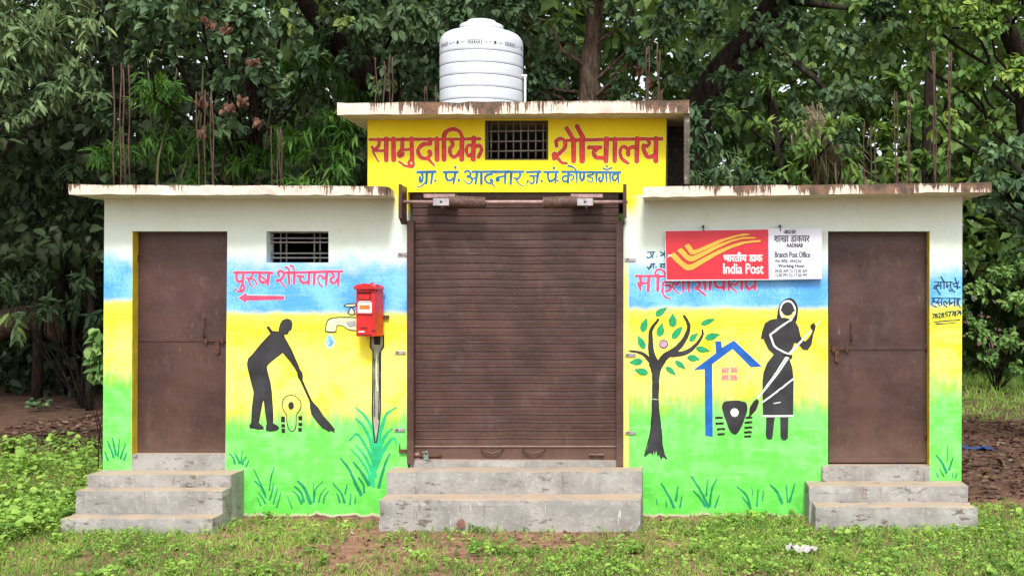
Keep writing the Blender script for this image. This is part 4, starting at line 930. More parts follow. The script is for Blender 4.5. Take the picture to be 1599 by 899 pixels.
# ------------------------------------------------------------------ signboard
ysn = -0.06
S = empty('signboard', W(1161, 438, ysn + 0.01), 'long red and white post office signboard above the mural house', 'signboard')
def sgn(pts, y0, y1, m, name, **kw):
    mb = MB(); mb.prism(pts, y0, y1, m, ysn); return mb.build(name, S, **kw)
sgn([(1038, 360), (1201, 357), (1284, 357), (1283.5, 435.5), (1201, 437), (1040, 438.5)], ysn, ysn + 0.02, M['signwhite'], 'backing_board')
sgn([(1039, 361), (1199.5, 358.2), (1200.5, 435.5), (1041, 436.5)], ysn - 0.003, ysn - 0.0005, M['signred'], 'red_panel')
sgn([(1200.6, 358.2), (1283, 358.2), (1282.5, 434), (1201.2, 435.5)], ysn - 0.003, ysn - 0.0005, M['signwhite'], 'white_panel')
P = Paint(ysn - 0.0045, ysn).region(1030, 345, 8.883)
sw = [[(340, 345), (400, 312), (430, 340), (470, 402), (530, 390), (800, 270), (1000, 210), (1160, 172), (1240, 175), (1248, 190), (1225, 200), (1100, 215), (900, 275), (700, 370), (500, 455), (455, 470), (420, 455), (380, 395)],
      [(238, 408), (305, 372), (345, 410), (390, 465), (450, 490), (600, 425), (800, 330), (1000, 260), (1150, 222), (1325, 225), (1335, 238), (1315, 245), (1150, 250), (1000, 290), (800, 380), (600, 490), (480, 555), (420, 565), (370, 540), (310, 480)],
      [(140, 480), (200, 432), (240, 470), (320, 560), (390, 605), (440, 600), (600, 515), (800, 410), (1000, 330), (1150, 285), (1400, 262), (1408, 275), (1395, 290), (1200, 310), (1000, 375), (800, 470), (600, 590), (460, 675), (390, 688), (340, 668), (240, 580)]]
for q in sw:
    for i in range(len(q)): P.stroke([q[i], q[(i + 1) % len(q)]], 12, M['maroon'], 0)
    P.poly(q, M['amber'], 1)
P.stroke([(112, 500), (160, 470)], 14, M['whitepaint'], 2); P.stroke([(115, 470), (150, 478)], 10, M['whitepaint'], 2)
P.build('emblem', S, label='three amber swooping wings')
yt = ysn - 0.0045
text_part('lettering', [('भारतीय डाक', (1130, 394, 1190.5, 408.5), 0.55)], yt, M['whitepaint'], S, ysn)
text_part('lettering', [('India Post', (1129.5, 411.5, 1192, 427.5), 0.4)], yt, M['whitepaint'], S, ysn)
text_part('lettering', [('आदनार', (1224, 359.5, 1243, 366), 0.3), ('शाखा डाकघर', (1209, 368, 1264, 378), 0.3), ('AADNAR', (1228, 380, 1254, 386.3), 0.35), ('Branch Post Office', (1210, 393, 1265, 402), 0.3),
                        ('Pin कोड- 494226', (1211, 404, 1251, 410), 0.15), ('Working Hour', (1215, 412.5, 1256, 419), 0.25), ('09.00 AM To 12.00 AM', (1210, 420.5, 1260, 425.5), 0.1), ('13.00 PM To 17.00 PM', (1210, 427, 1260, 432), 0.1)], yt, M['signink'], S, ysn)
for (a, b_) in ((1098, 353.5), (1218, 353)):
    mb = MB(); mb.tube([W(a, b_, -0.01), W(a, b_, -0.07)], 0.012, M['darksteel'], 8); mb.tube([W(a, b_, -0.06), W(a + 1, 361, -0.066)], 0.004, M['darksteel'], 6); mb.build('hook', S)

# ------------------------------------------------------------------ letterbox
LB = empty('letterbox', (0, 0, 0), 'small red hanging letterbox with a white notice on the mural wall', 'letterbox')
yb = -0.19; cxy = W(571, 0, yb)
LBW, LBD = 0.182, 0.16; zt, zb = W(0, 452, yb).z, W(0, 525, yb).z
rot = Matrix.Translation(Vector((W(577.5, 0, -0.11).x, -0.11, 0))) @ Matrix.Rotation(R(-13), 4, 'Z')
LB.location = (W(577.5, 0, -0.11).x, -0.11, zb)
def lb(mb, name, parent=None, **kw):
    mb.bm.transform(rot); return mb.build(name, parent or LB, **kw)
h, d = LBW / 2, LBD / 2
mb = MB(); mb.box(-h, h, -d, d, zb, zt, M['mailred']); body = lb(mb, 'body', bevel=0.004, seg=2)
mb = MB(); pts = [(-h - 0.012, zt + 0.001)] + [((h + 0.012) * -math.cos(math.pi * k / 12), zt + 0.001 + 0.052 * math.sin(math.pi * k / 12) ** 0.8) for k in range(1, 12)] + [(h + 0.012, zt + 0.001)]
mb.prism_pts([Vector((p[0], -d - 0.03, p[1])) for p in pts], [Vector((p[0], d, p[1])) for p in pts], M['mailred']); lb(mb, 'hood', bevel=0.004)
f0 = -d - 0.001
mb = MB(); mb.box(-h + .022, h - .040, f0 - .004, f0, zt - .093, zt - .022, M['maildark']); mb.box(-h + .016, h - .034, f0 - .02, f0 - .001, zt - .022, zt - .014, M['mailred'])
mb.box(-h + .030, h - .046, f0 - .012, f0 - .005, zt - .09, zt - .04, M['mailred']); lb(mb, 'slot_flap', bevel=0.002)
mb = MB(); mb.box(-h + .018, h - .03, f0 - .003, f0 - .0005, zt - .205, zt - .112, M['paper']); nt = lb(mb, 'notice')
mb = MB(); mb.box(-h + .035, h - .05, f0 - .005, f0 - .0032, zt - .172, zt - .136, M['orange']); lb(mb, 'print', nt)
mb = MB(); mb.box(-h + .028, h - .045, f0 - .002, f0 - .0002, zt - .107, zt - .098, M['whitepaint']); mb.box(-h + .024, h - .10, f0 - .002, f0 - .0002, zb + .035, zb + .046, M['whitepaint']); lb(mb, 'lettering')
mb = MB(); mb.box(-h - .004, h - .02, f0 - .012, f0 - .0005, zt - .215, zt - .208, M['mailred']); mb.box(-h + .045, h - .075, f0 - .006, f0 - .0005, zb + .07, zb + .082, M['maildark']); mb.box(h - .03, h + .006, f0 - .006, f0 - .0005, zb + .045, zb + .058, M['maildark'])
mb.box(-h + .006, h - .03, f0 - .004, f0 - .0004, zb + .012, zb + .018, M['maildark']); lb(mb, 'collection_door')
for sx in (-1, 1):
    mb = MB(); mb.tube([Vector((sx * h, -d * .6, zt - .02)), Vector((sx * (h + .004), -d * .6, zt + .045))], 0.004, M['darksteel'], 6)
    mb.tube([Vector((sx * (h + .004) - .03, -d * .6, zt + .03)), Vector((sx * (h + .004) + .025, -d * .6, zt + .034))], 0.0035, M['darksteel'], 6); lb(mb, 'wire_hook')
mb = MB(); mb.tube([Vector((.02, 0, zt + .05)), Vector((.02, 0, zt + .066))], 0.012, M['mailred'], 8); lb(mb, 'knob')
mb = MB(); mb.prism([(590, 492), (608, 492.5), (608, 497), (590, 496.5)], -0.03, -0.006, M['rustiron']); mb.build('mount_bar', LB)

# ------------------------------------------------------------------ water tank and its pipe on the upper roof
ty = 1.3; s = sxy(ty); tc = W(752, 0, ty); r0 = 64.5 / PXM * s
tz = 3.655; topz = W(0, 34, ty).z
T = empty('water_tank', (tc.x, ty, tz), 'round white ribbed plastic water tank standing on the upper roof', 'water tank')
H = W(0, 33, ty).z - tz; prof = [(r0 * .97, 0), (r0, 0.01)]; u = s / PXM
zring = [W(0, y, ty).z - tz for y in (163, 144.5, 126, 108, 89.5)]
for zz in zring:
    if zz > 0.03: prof += [(r0, zz - 0.022), (r0 - 0.0005, zz - 0.011), (r0 - 0.004, zz - 0.004), (r0 - 0.004, zz + 0.004), (r0 - 0.0005, zz + 0.011), (r0, zz + 0.022)]
zs = W(0, 71, ty).z - tz
prof += [(r0, zs - .03), (r0, zs), (r0 * .985, zs + 6 * u), (r0 * .955, zs + 10 * u), (r0 * .90, zs + 14 * u), (r0 * .82, zs + 17 * u), (r0 * .69, zs + 19.5 * u), (r0 * .56, zs + 22 * u), (r0 * .515, zs + 23.5 * u)]
mb = MB(); mb.lathe(prof, (tc.x, ty, tz), M['tank'], 64); mb.build('body', T)
zl = zs + 23 * u
mb = MB(); mb.lathe([(r0 * .50, zl), (r0 * .515, zl + .003), (r0 * .525, zl + .006), (r0 * .525, zl + 6 * u), (r0 * .51, zl + 7.5 * u), (r0 * .44, zl + 9.5 * u), (r0 * .37, zl + 11 * u), (r0 * .35, H - 2.5 * u), (r0 * .33, H - .6 * u), (r0 * .26, H), (r0 * .02, H + .001)], (tc.x, ty, tz), M['tank'], 48); mb.build('lid', T)
mb = MB()
for zz in zring:
    mb.lathe([(r0 - .006, zz - 0.0048), (r0 - .0022, zz - 0.0044), (r0 - .0022, zz + 0.0044), (r0 - .006, zz + 0.0048)], (tc.x, ty, tz), M['tankgroove'], 64)
mb.build('groove_line', T)
mb = MB(); zp = W(0, 79, ty).z - tz
def curved(a0, a1, z0, z1, rr):
    n = max(1, int((a1 - a0) / 3)); a = [math.radians(a0 + (a1 - a0) * k / n) for k in range(n + 1)]
    lo = [mb.bm.verts.new((tc.x + rr * math.sin(q), ty - rr * math.cos(q), tz + z0)) for q in a]; hi = [mb.bm.verts.new((tc.x + rr * math.sin(q), ty - rr * math.cos(q), tz + z1)) for q in a]
    for k in range(n): mb.face([lo[k], lo[k + 1], hi[k + 1], hi[k]], M['signink'])
rr = r0 + 0.002
for base in range(-160, 200, 52):
    c = base + 4
    curved(c - 9, c + 9, zp + .018, zp + .021, rr); curved(c - 9, c + 9, zp - .014, zp - .011, rr); curved(c - 9.4, c - 8.6, zp - .014, zp + .021, rr); curved(c + 8.6, c + 9.4, zp - .014, zp + .021, rr)
    for q in range(-7, 7, 3): curved(c + q, c + q + 1.6, zp - .006, zp + .008 + .004 * (q % 2), rr)
    curved(c + 13, c + 17, zp - .002, zp + .003, rr); curved(c + 18.5, c + 23, zp + .006, zp + .009, rr); curved(c + 26, c + 29, zp - .012, zp + .018, rr); curved(c + 32, c + 38, zp + .0, zp + .004, rr)
mb.build('printed_band', T)
PV = MB(); yq = 1.25
PV.tube([Vector((W(820, 0, yq).x, yq, 3.655)), W(820, 119, yq)], 0.012, M['pvc'], 8); PV.tube([W(814, 119, yq), W(823, 119, yq)], 0.015, M['pvc'], 8)
o = PV.build('roof_pipe', None, label='thin white plastic pipe standing beside the roof tank', cat='pipe'); tag_origin(o, (W(820, 0, yq).x, yq, 3.655))

# padlock on the shutter, bricks and litter
mb = MB(); mb.prism([(663, 709), (671, 708.5), (671.5, 716), (664, 717)], ys - 0.06, ys - 0.035, M['padlock'], ys); mb.tube([W(664.5, 709, ys) + Vector((0, -.048, 0)), W(664.5, 704.5, ys) + Vector((0, -.048, 0)), W(667, 703, ys) + Vector((0, -.048, 0)), W(669.5, 704.5, ys) + Vector((0, -.048, 0)), W(669.5, 709, ys) + Vector((0, -.048, 0))], 0.005, M['steel'], 6)
mb.prism([(661, 703.5), (666, 703.5), (666, 705.5), (661, 705.5)], ys - 0.055, ys - 0.05, M['padlock'], ys)
o = mb.build('padlock', None, bevel=0.003, label='small greenish padlock hanging at the bottom left of the shutter', cat='padlock'); tag_origin(o, W(667, 717, ys))
def lump(name, c, size, m, seed, **kw):
    bm = bmesh.new(); bmesh.ops.create_icosphere(bm, subdivisions=3, radius=1.0)
    for v in bm.verts:
        n = mnoise.noise(v.co * 1.7 + Vector((seed, seed, 0))); n2 = mnoise.noise(v.co * 5 + Vector((seed, 1, 0)))
        k = 1 + 0.35 * n + 0.12 * n2; v.co = Vector((v.co.x * size[0] * k, v.co.y * size[1] * k, max(-0.25, v.co.z) * size[2] * k))
    me = bpy.data.meshes.new(name); bm.to_mesh(me); bm.free(); me.materials.append(m)
    o = link(name, me, **kw); o.location = c; return o
zr = 2.93
lump('broken_brick', (W(1421, 0, 1.9).x, 1.9, zr + .02), (.075, .06, .085), M['brick'], 3, label='left one of two orange brick lumps on the right roof', cat='brick', group='brick lumps on the right roof')
lump('broken_brick', (W(1443, 0, 1.9).x, 1.9, zr + .02), (.085, .06, .08), M['brick'], 9, label='right one of two orange brick lumps on the right roof', cat='brick', group='brick lumps on the right roof')
def crumple(name, c, size, m, seed, **kw):
    bm = bmesh.new(); bmesh.ops.create_grid(bm, x_segments=14, y_segments=10, size=1.0)
    for v in bm.verts:
        n = mnoise.noise(Vector((v.co.x * 2.1, v.co.y * 2.1, seed))); n2 = mnoise.noise(Vector((v.co.x * 5, v.co.y * 5, seed + 3)))
        r = 1 - 0.35 * abs(mnoise.noise(Vector((v.co.x * 1.3, v.co.y * 1.3, seed + 8))))
        v.co = Vector((v.co.x * size[0] * r, v.co.y * size[1] * r, size[2] * (0.5 + n * 0.9 + n2 * 0.45)))
    me = bpy.data.meshes.new(name); bm.to_mesh(me); bm.free(); me.materials.append(m)
    o = link(name, me, **kw); o.location = c; return o
crumple('plastic_bag', (W(1104, 0, 0.8).x, 0.8, zr + .0), (.10, .08, .05), M['rag'], 2, label='pale crumpled plastic bag on the right roof beside the upper room', cat='bag')
gp = lambda px, py: (lambda s: Vector(((px - VX) / PXM * s, s * 11 + CAM_Y, 0.0)))(CAM_Z / ((py - VY) / PXM))
c = gp(1252, 866); crumple('litter_scrap', (c.x, c.y, gh(c.x, c.y) + .02), (.12, .06, .07), M['rag'], 5, label='pale crumpled scrap lying in the grass below the right wall', cat='litter')
c = gp(1526, 700); crumple('blue_sheet', (c.x, c.y, gh(c.x, c.y) + .01), (.20, .14, .03), M['bluerag'], 7, label='torn blue plastic sheet on the bare earth right of the building', cat='plastic sheet')

# ------------------------------------------------------------------ foliage machinery
def leaf_template(kind):
    if kind == 'lance': st = [(0, .02), (.3, .15), (.65, .12)]
    elif kind == 'broad': st = [(0, .05), (.35, .30), (.7, .24)]
    elif kind == 'round': st = [(0, .10), (.35, .46), (.75, .36)]
    elif kind == 'narrow': st = [(0, .025), (.3, .085), (.65, .06)]
    elif kind == 'straw': st = [(0, .018), (.4, .02), (.75, .014)]
    elif kind == 'blade': st = [(0, .05), (.4, .045), (.75, .03)]
    v = []; f = []
    for (t, w) in st:
        dz = -0.28 * t * t
        v += [(-w, t, dz + w * .35), (0, t, dz), (w, t, dz + w * .35)]
    v.append((0, 1.0, -0.28))
    for i in range(len(st) - 1):
        a = i * 3; f += [(a, a + 1, a + 4, a + 3), (a + 1, a + 2, a + 5, a + 4)]
    a = (len(st) - 1) * 3; f += [(a, a + 1, len(v) - 1), (a + 1, a + 2, len(v) - 1)]
    return np.array(v, float), f
def far_template():
    return np.array([(0, 0, 0), (-.3, .45, .08), (0, 1, -.15), (.3, .45, .08)], float), [(0, 2, 1), (0, 3, 2)]
def norm(a): return a / np.maximum(np.linalg.norm(a, axis=1, keepdims=True), 1e-9)
def leaf_mesh(name, P, D, N, S, tint, tpl, mat):
    tv, tf = tpl; n = len(P); k = len(tv)
    D = norm(D); X = norm(np.cross(D, N)); Z = np.cross(X, D)
    V = P[:, None, :] + S[:, None, None] * (X[:, None, :] * tv[None, :, 0:1] + D[:, None, :] * tv[None, :, 1:2] + Z[:, None, :] * tv[None, :, 2:3])
    V = V.reshape(-1, 3)
    sizes = np.array([len(f) for f in tf]); loops = np.concatenate([np.array(f) for f in tf])
    L = (loops[None, :] + (np.arange(n) * k)[:, None]).reshape(-1)
    sz = np.tile(sizes, n); st = np.concatenate([[0], np.cumsum(sz)[:-1]])
    me = bpy.data.meshes.new(name)
    me.vertices.add(len(V)); me.vertices.foreach_set('co', V.astype(np.float32).ravel())
    me.loops.add(len(L)); me.loops.foreach_set('vertex_index', L.astype(np.int32))
    me.polygons.add(len(sz)); me.polygons.foreach_set('loop_start', st.astype(np.int32))
    at = me.attributes.new('tint', 'FLOAT', 'POINT'); at.data.foreach_set('value', np.repeat(tint, k).astype(np.float32))
    me.materials.append(mat); me.update(calc_edges=True); me.validate()
    return me
def rnd(n): return norm(rng.normal(size=(n, 3)))

def crown_leaves(lobes, tpl, size, twigs_per_m3, per_twig, droop=0.45, twig_len=0.4, spread=0.9):
    """leaf positions for a crown made of twigs spread through irregular lobes"""
    Ps, Ds, Ns, Ss, Ts, tw = [], [], [], [], [], []
    for (c, r) in lobes:
        c = np.array(c, float); r = np.array(r if hasattr(r, '__len__') else (r, r, r), float)
        vol = 4.19 * r[0] * r[1] * r[2]; n = max(6, int(vol * twigs_per_m3))
        u = rnd(n); rad = rng.uniform(0.15, 1.0, n) ** 0.45
        lump_ = 0.8 + 0.35 * np.sin(u[:, 0] * 5 + c[0] * 3) * np.cos(u[:, 2] * 4 + c[2])
        tip = c + u * r * (rad * lump_)[:, None]
        tdir = norm(u * 0.8 + rng.normal(size=(n, 3)) * 0.45 + np.array([0, -0.15, -0.15]))
        lobe_t = rng.uniform(-0.18, 0.18)
        tt = rng.uniform(0, 0.75, n)
        tw.append((tip - tdir * twig_len, tip))
        m = per_twig
        a = rng.uniform(0, 1, (n, m)); pos = tip[:, None, :] - tdir[:, None, :] * (a ** 1.6 * twig_len)[..., None]
        rr = rng.normal(size=(n, m, 3)); rr -= (rr * tdir[:, None, :]).sum(-1, keepdims=True) * tdir[:, None, :]
        rr /= np.linalg.norm(rr, axis=-1, keepdims=True)
        d = tdir[:, None, :] * 0.55 + rr * spread + np.array([0, -0.1, -droop])
        nn = np.array([0.0, -0.35, 1.0]) + rng.normal(size=(n, m, 3)) * 0.35
        Ps.append(pos.reshape(-1, 3)); Ds.append(d.reshape(-1, 3)); Ns.append(nn.reshape(-1, 3))
        Ss.append(size * rng.uniform(0.6, 1.2, n * m)); Ts.append(np.clip((tt[:, None] + lobe_t + rng.uniform(-0.2, 0.25, (n, m))).reshape(-1), 0, 1))
    return [np.concatenate(q) for q in (Ps, Ds, Ns, Ss, Ts)], tw

def limb_path(a, b, sag=0.15, n=6, seed=0):
    a, b = Vector(a), Vector(b); out = []
    for k in range(n + 1):
        t = k / n; p = a.lerp(b, t); L = (b - a).length
        p += Vector((mnoise.noise(Vector((t * 2.3, seed, 0))), mnoise.noise(Vector((t * 2.3, seed, 5))), mnoise.noise(Vector((t * 2.3, seed, 9))))) * L * sag * math.sin(math.pi * t)
        out.append(p)
    return out

def tree(name, label, cat, base, trunk, lobes, tpl, size, dens, per, mat, barkm, droop=0.45, twig_len=0.4, group=None, limbs=True, extra_limbs=(), seed=1, dead=None, spread=0.9):
    """trunk: list of (point, radius) from the ground up; lobes get a limb from the nearest trunk point"""
    root = empty(name, base, label, cat, group)
    mb = MB(); tp = [Vector(p) for p, r in trunk]; tr = [r for p, r in trunk]
    fine = []; fr = []
    for i in range(len(tp) - 1):
        for k in range(4):
            t = k / 4; fine.append(tp[i].lerp(tp[i + 1], t) + Vector((mnoise.noise(Vector((i + t, seed, 1))), mnoise.noise(Vector((i + t, seed, 4))), 0)) * tr[i] * 0.35); fr.append(tr[i] + (tr[i + 1] - tr[i]) * t)
    fine.append(tp[-1]); fr.append(tr[-1])
    mb.tube(fine, fr, barkm, 12, True, 0.07); mb.build('trunk', root)
    (P, D, N, S_, T_), tw = crown_leaves(lobes, tpl, size, dens, per, droop, twig_len, spread)
    mb = MB(); k = 0
    if limbs:
        for (c, r) in lobes:
            c = Vector(c); q = min(fine, key=lambda f: (f - c).length + max(0, f.z - c.z + 0.6 * (f - c).length) * 2.0); i = fine.index(q)
            rr = max(0.018, min(fr[i] * 0.4, 0.030)); path = limb_path(q, c, 0.2, 6, seed + k); k += 1
            mb.tube(path, [rr + (0.012 - rr) * j / 6 for j in range(7)], barkm, 7, False)
    for path, r0_, r1_ in extra_limbs:
        n = len(path); mb.tube([Vector(p) for p in path], [r0_ + (r1_ - r0_) * j / (n - 1) for j in range(n)], barkm, 9, True, 0.06)
    for li, (a, b_) in enumerate(tw):
        c = np.array(lobes[li][0], float)
        for j in range(0, len(a), 3):
            m_ = c * 0.55 + a[j] * 0.45 + rng.normal(size=3) * 0.08
            mb.tube([Vector(m_), Vector(a[j]), Vector(b_[j])], [0.010, 0.006, 0.003], barkm, 3, False)
    mb.build('branches', root)
    link('crown', leaf_mesh('crown', P, D, N, S_, T_, tpl, mat), root)
    if dead:
        (P, D, N, S_, T_), _ = crown_leaves(dead, leaf_template('broad'), size * 0.62, 60, 6, 1.3, 0.12)
        link('dead_leaves', leaf_mesh('dead_leaves', P, D, N, S_, T_, leaf_template('broad'), M['leaf_dead']), root, label='brown withered leaf bunches')
    return root

def L(px, py, y, rpx, ry=None):
    """a crown lobe seen at photo pixel (px, py), depth y, radius in photo pixels"""
    s = sxy(y); r = rpx / PXM * s; c = W(px, py, y)
    return ((c.x, c.y, c.z), (r, ry if ry else r * 0.9, r * 0.85))
def gz(px, y): c = W(px, 0, y); return Vector((c.x, y, -0.05))
LANCE, BROAD, NARROW, ROUND, BLADE, FAR = [leaf_template(k) for k in ('lance', 'broad', 'narrow', 'round', 'blade')] + [far_template()]

# near left tree with sage leaves hanging over the left roof
tree('mango_tree', 'sage green tree with long drooping leaves at the left edge', 'tree', gz(-190, 3.0),
     [(gz(-190, 3.0), .22), (W(-180, 420, 3.0), .19), (W(-150, 200, 2.9), .14), (W(-90, 60, 2.8), .09)],
     [L(40, 60, 2.6, 85), L(120, 40, 2.9, 62), L(-20, 130, 2.5, 70), L(75, 150, 2.7, 58), L(20, 190, 2.6, 38), L(120, 110, 3.0, 42), L(100, -40, 2.9, 80), L(-60, -20, 2.6, 110), L(150, 150, 3.1, 30)],
     LANCE, 0.135, 105, 12, M['leaf_sage'], M['bark_dark'], 0.55, 0.34, seed=2)
tree('broadleaf_tree', 'broad-leaved tree with withered brown leaf bunches behind the left roof', 'tree', gz(395, 6.8),
     [(gz(395, 6.8), .08), (W(388, 285, 6.8), .07), (W(405, 200, 6.7), .06), (W(380, 90, 6.2), .055), (W(330, 0, 5.6), .05), (W(320, -120, 5.4), .04)],
     [L(220, 20, 4.6, 60), L(300, -10, 4.4, 70), L(380, 30, 4.8, 62), L(260, 60, 4.7, 40), L(400, 95, 5.0, 46), L(345, 65, 4.6, 34), L(440, 40, 5.2, 48), L(430, 130, 5.2, 30), L(350, 120, 4.9, 26), L(290, -90, 4.8, 80), L(420, -80, 5.2, 80), L(350, 190, 5.2, 26), L(480, 90, 5.4, 34), L(210, 80, 5.0, 34)],
     BROAD, 0.14, 76, 11, M['leaf_broad'], M['bark_dark'], 0.45, 0.34, seed=5, dead=[L(377, 155, 4.7, 8), L(350, 45, 4.3, 4), L(325, 35, 4.3, 4), L(397, 95, 4.6, 3), L(402, 188, 4.9, 4), L(317, 158, 4.9, 4), L(358, 166, 4.8, 3), L(315, 208, 5.0, 3)])
# bamboo
bl = [L(250, 150, 6.6, 60), L(330, 220, 6.2, 60), L(250, 230, 6.8, 50), L(470, 120, 6.6, 60), L(520, 200, 6.4, 60), L(450, 230, 6.0, 56), L(530, 260, 6.2, 46), L(390, 250, 6.0, 44), L(500, 80, 7.0, 50), L(560, 150, 7.0, 46), L(180, 240, 7.0, 50), L(300, 280, 6.0, 40), L(470, 290, 5.8, 36)]
bt = empty('bamboo_clump', gz(400, 7.0), 'bright green bamboo clump with feathery narrow leaves behind the left roof', 'bamboo')
(P_, D_, N_, S_, T_), _tw = crown_leaves(bl, NARROW, 0.22, 60, 13, 0.55, 0.45)
link('foliage', leaf_mesh('foliage', P_, D_, N_, S_, T_, NARROW, M['leaf_bamboo']), bt)
for k in range(11):
    bx = rng.uniform(230, 560); mb = MB(); a = gz(bx, 7.0 + rng.uniform(-.4, .5)); b_ = W(bx + rng.uniform(-60, 60), rng.uniform(-30, 160), 6.8)
    pts = limb_path(a, b_, 0.08, 10, k); mb.tube(pts, [0.035 - 0.0025 * j for j in range(11)], M['culm'], 7); mb.build('culm', bt)
# big dark-limbed tree behind the tank
tree('spreading_tree', 'large grey-green tree with a thick dark limb behind the water tank', 'tree', gz(640, 7.5),
     [(gz(640, 7.5), .34), (W(632, 330, 7.5), .30), (W(605, 150, 7.3), .25), (W(545, 90, 7.0), .17), (W(480, 10, 6.6), .12), (W(430, -90, 6.2), .08)],
     [L(560, 30, 5.8, 60), L(640, 20, 5.6, 66), L(620, 90, 6.0, 44), L(670, 120, 6.2, 40), L(540, 90, 6.0, 34), L(720, 10, 5.8, 56), L(590, 135, 6.0, 26), L(660, -60, 5.8, 80), L(540, -50, 5.8, 80), L(640, 140, 6.4, 30), L(500, 60, 6.4, 32)],
     BROAD, 0.132, 78, 11, M['leaf_broad'], M['bark_dark'], 0.4, 0.34, seed=9)
tree('straight_tree', 'tall tree with a straight brown trunk right of the water tank', 'tree', gz(925, 6.4),
     [(gz(925, 6.4), .19), (W(922, 330, 6.4), .16), (W(920, 160, 6.4), .155), (W(926, 60, 6.3), .12), (W(934, -60, 6.2), .11), (W(940, -200, 6.2), .08)],
     [L(800, 10, 6.0, 60), L(870, 60, 6.6, 44), L(850, 120, 6.6, 40), L(980, 20, 5.8, 44), L(1000, 90, 6.0, 42), L(880, -30, 5.8, 60), L(970, 130, 6.2, 28), L(1040, 40, 5.8, 46), L(1060, 120, 6.0, 36), L(960, -60, 5.8, 70), L(780, 70, 7.0, 44), L(830, 140, 7.0, 36), L(1090, -20, 5.8, 60), L(990, 160, 6.2, 22), L(740, 110, 7.4, 50)],
     BROAD, 0.128, 76, 11, M['leaf_dark'], M['bark'], 0.4, 0.34, seed=14, limbs=True, dead=[L(1000, 105, 5.9, 9), L(1016, 128, 5.9, 7)])
# leaning giant limb
tree('leaning_tree', 'dark leaning tree with a thick slanting trunk behind the upper roof corner', 'tree', gz(1040, 6.6),
     [(gz(1050, 6.6), .28), (W(1058, 290, 6.6), .25), (W(1095, 160, 6.5), .22), (W(1150, 85, 6.3), .20), (W(1200, 20, 6.1), .17), (W(1240, -90, 6.0), .11)],
     [L(1190, 40, 5.2, 28), L(1085, 190, 5.6, 22), L(1075, 240, 5.6, 22), L(1170, 90, 5.5, 18), L(1130, 120, 5.6, 26), L(1120, 160, 5.8, 18), L(1220, 90, 5.4, 20), L(1110, 30, 5.4, 46), L(1150, -30, 5.4, 60), L(1080, 90, 5.6, 30), L(1250, 40, 5.6, 44), L(1330, 70, 5.6, 48), L(1300, 150, 5.6, 42), L(1270, 110, 6.2, 26), L(1350, 150, 5.6, 36), L(1320, 215, 5.8, 26), L(1230, -40, 5.6, 60), L(1380, 20, 5.4, 50), L(1240, 170, 6.0, 18)],
     BROAD, 0.136, 76, 11, M['leaf_dark'], M['bark_dark'], 0.45, 0.34, seed=21, limbs=False,
     extra_limbs=[([W(1180, 55, 6.2), W(1215, 85, 6.0), W(1245, 100, 5.8), W(1275, 125, 5.7), W(1300, 155, 5.6)], .075, .03), ([W(1215, 0, 6.1), W(1300, 10, 5.7), W(1380, 20, 5.5)], .06, .02), ([W(1125, 115, 6.4), W(1170, 65, 5.9), W(1220, 40, 5.6), W(1245, 10, 5.5)], .05, .02)])
tree('lime_tree', 'fresh green tree with yellowish leaves filling the upper right corner', 'tree', gz(1640, 6.0),
     [(gz(1640, 6.0), .22), (W(1635, 350, 6.0), .19), (W(1600, 120, 5.9), .15), (W(1560, 10, 5.6), .1), (W(1540, -100, 5.5), .07)],
     [L(1460, 20, 5.0, 56), L(1540, 30, 4.8, 62), L(1520, 120, 5.0, 48), L(1590, 110, 4.8, 52), L(1440, 100, 5.4, 42), L(1400, 60, 5.6, 40), L(1500, -60, 5.0, 80), L(1600, -30, 4.8, 80), L(1440, 170, 5.6, 34), L(1560, 190, 5.0, 32), L(1390, -40, 5.2, 70)],
     BROAD, 0.13, 76, 11, M['leaf_fresh'], M['bark_dark'], 0.45, 0.34, seed=27)
tree('dark_tree', 'dim tree of yellow-lit leaves standing behind the right roof', 'tree', gz(1235, 10.5),
     [(gz(1235, 10.5), .16), (W(1230, 330, 10.5), .13), (W(1210, 200, 10.4), .1), (W(1200, 120, 10.4), .06)],
     [L(1190, 200, 9.5, 40), L(1265, 225, 9.0, 26), L(1290, 200, 9.0, 22), L(1330, 240, 9.0, 20), L(1250, 275, 8.8, 24), L(1345, 275, 8.8, 20), L(1320, 190, 9.0, 24), L(1235, 190, 9.2, 22), L(1130, 180, 9.0, 36), L(1240, 250, 9.5, 34), L(1200, 130, 10.0, 36), L(1160, 250, 9.0, 36), L(1210, 280, 9.0, 28), L(1250, 180, 10.2, 26), L(1110, 130, 9.6, 30)],
     LANCE, 0.20, 22, 11, M['leaf_fresh'], M['bark_dark'], 0.5, 0.4, seed=31)
tree('backlit_tree', 'slim dark-trunked tree with light leaves behind the right roof bars', 'tree', gz(1450, 9.5),
     [(gz(1450, 9.5), .13), (W(1450, 330, 9.5), .12), (W(1452, 150, 9.5), .1), (W(1450, 20, 9.4), .07)],
     [L(1420, 180, 8.6, 36), L(1480, 190, 8.6, 36), L(1510, 130, 9.0, 40), L(1380, 210, 8.6, 32), L(1400, 130, 9.4, 34), L(1460, 250, 8.4, 32), L(1400, 260, 8.2, 26)],
     BROAD, 0.20, 20, 11, M['leaf_fresh'], M['bark_dark'], 0.45, 0.4, seed=35)

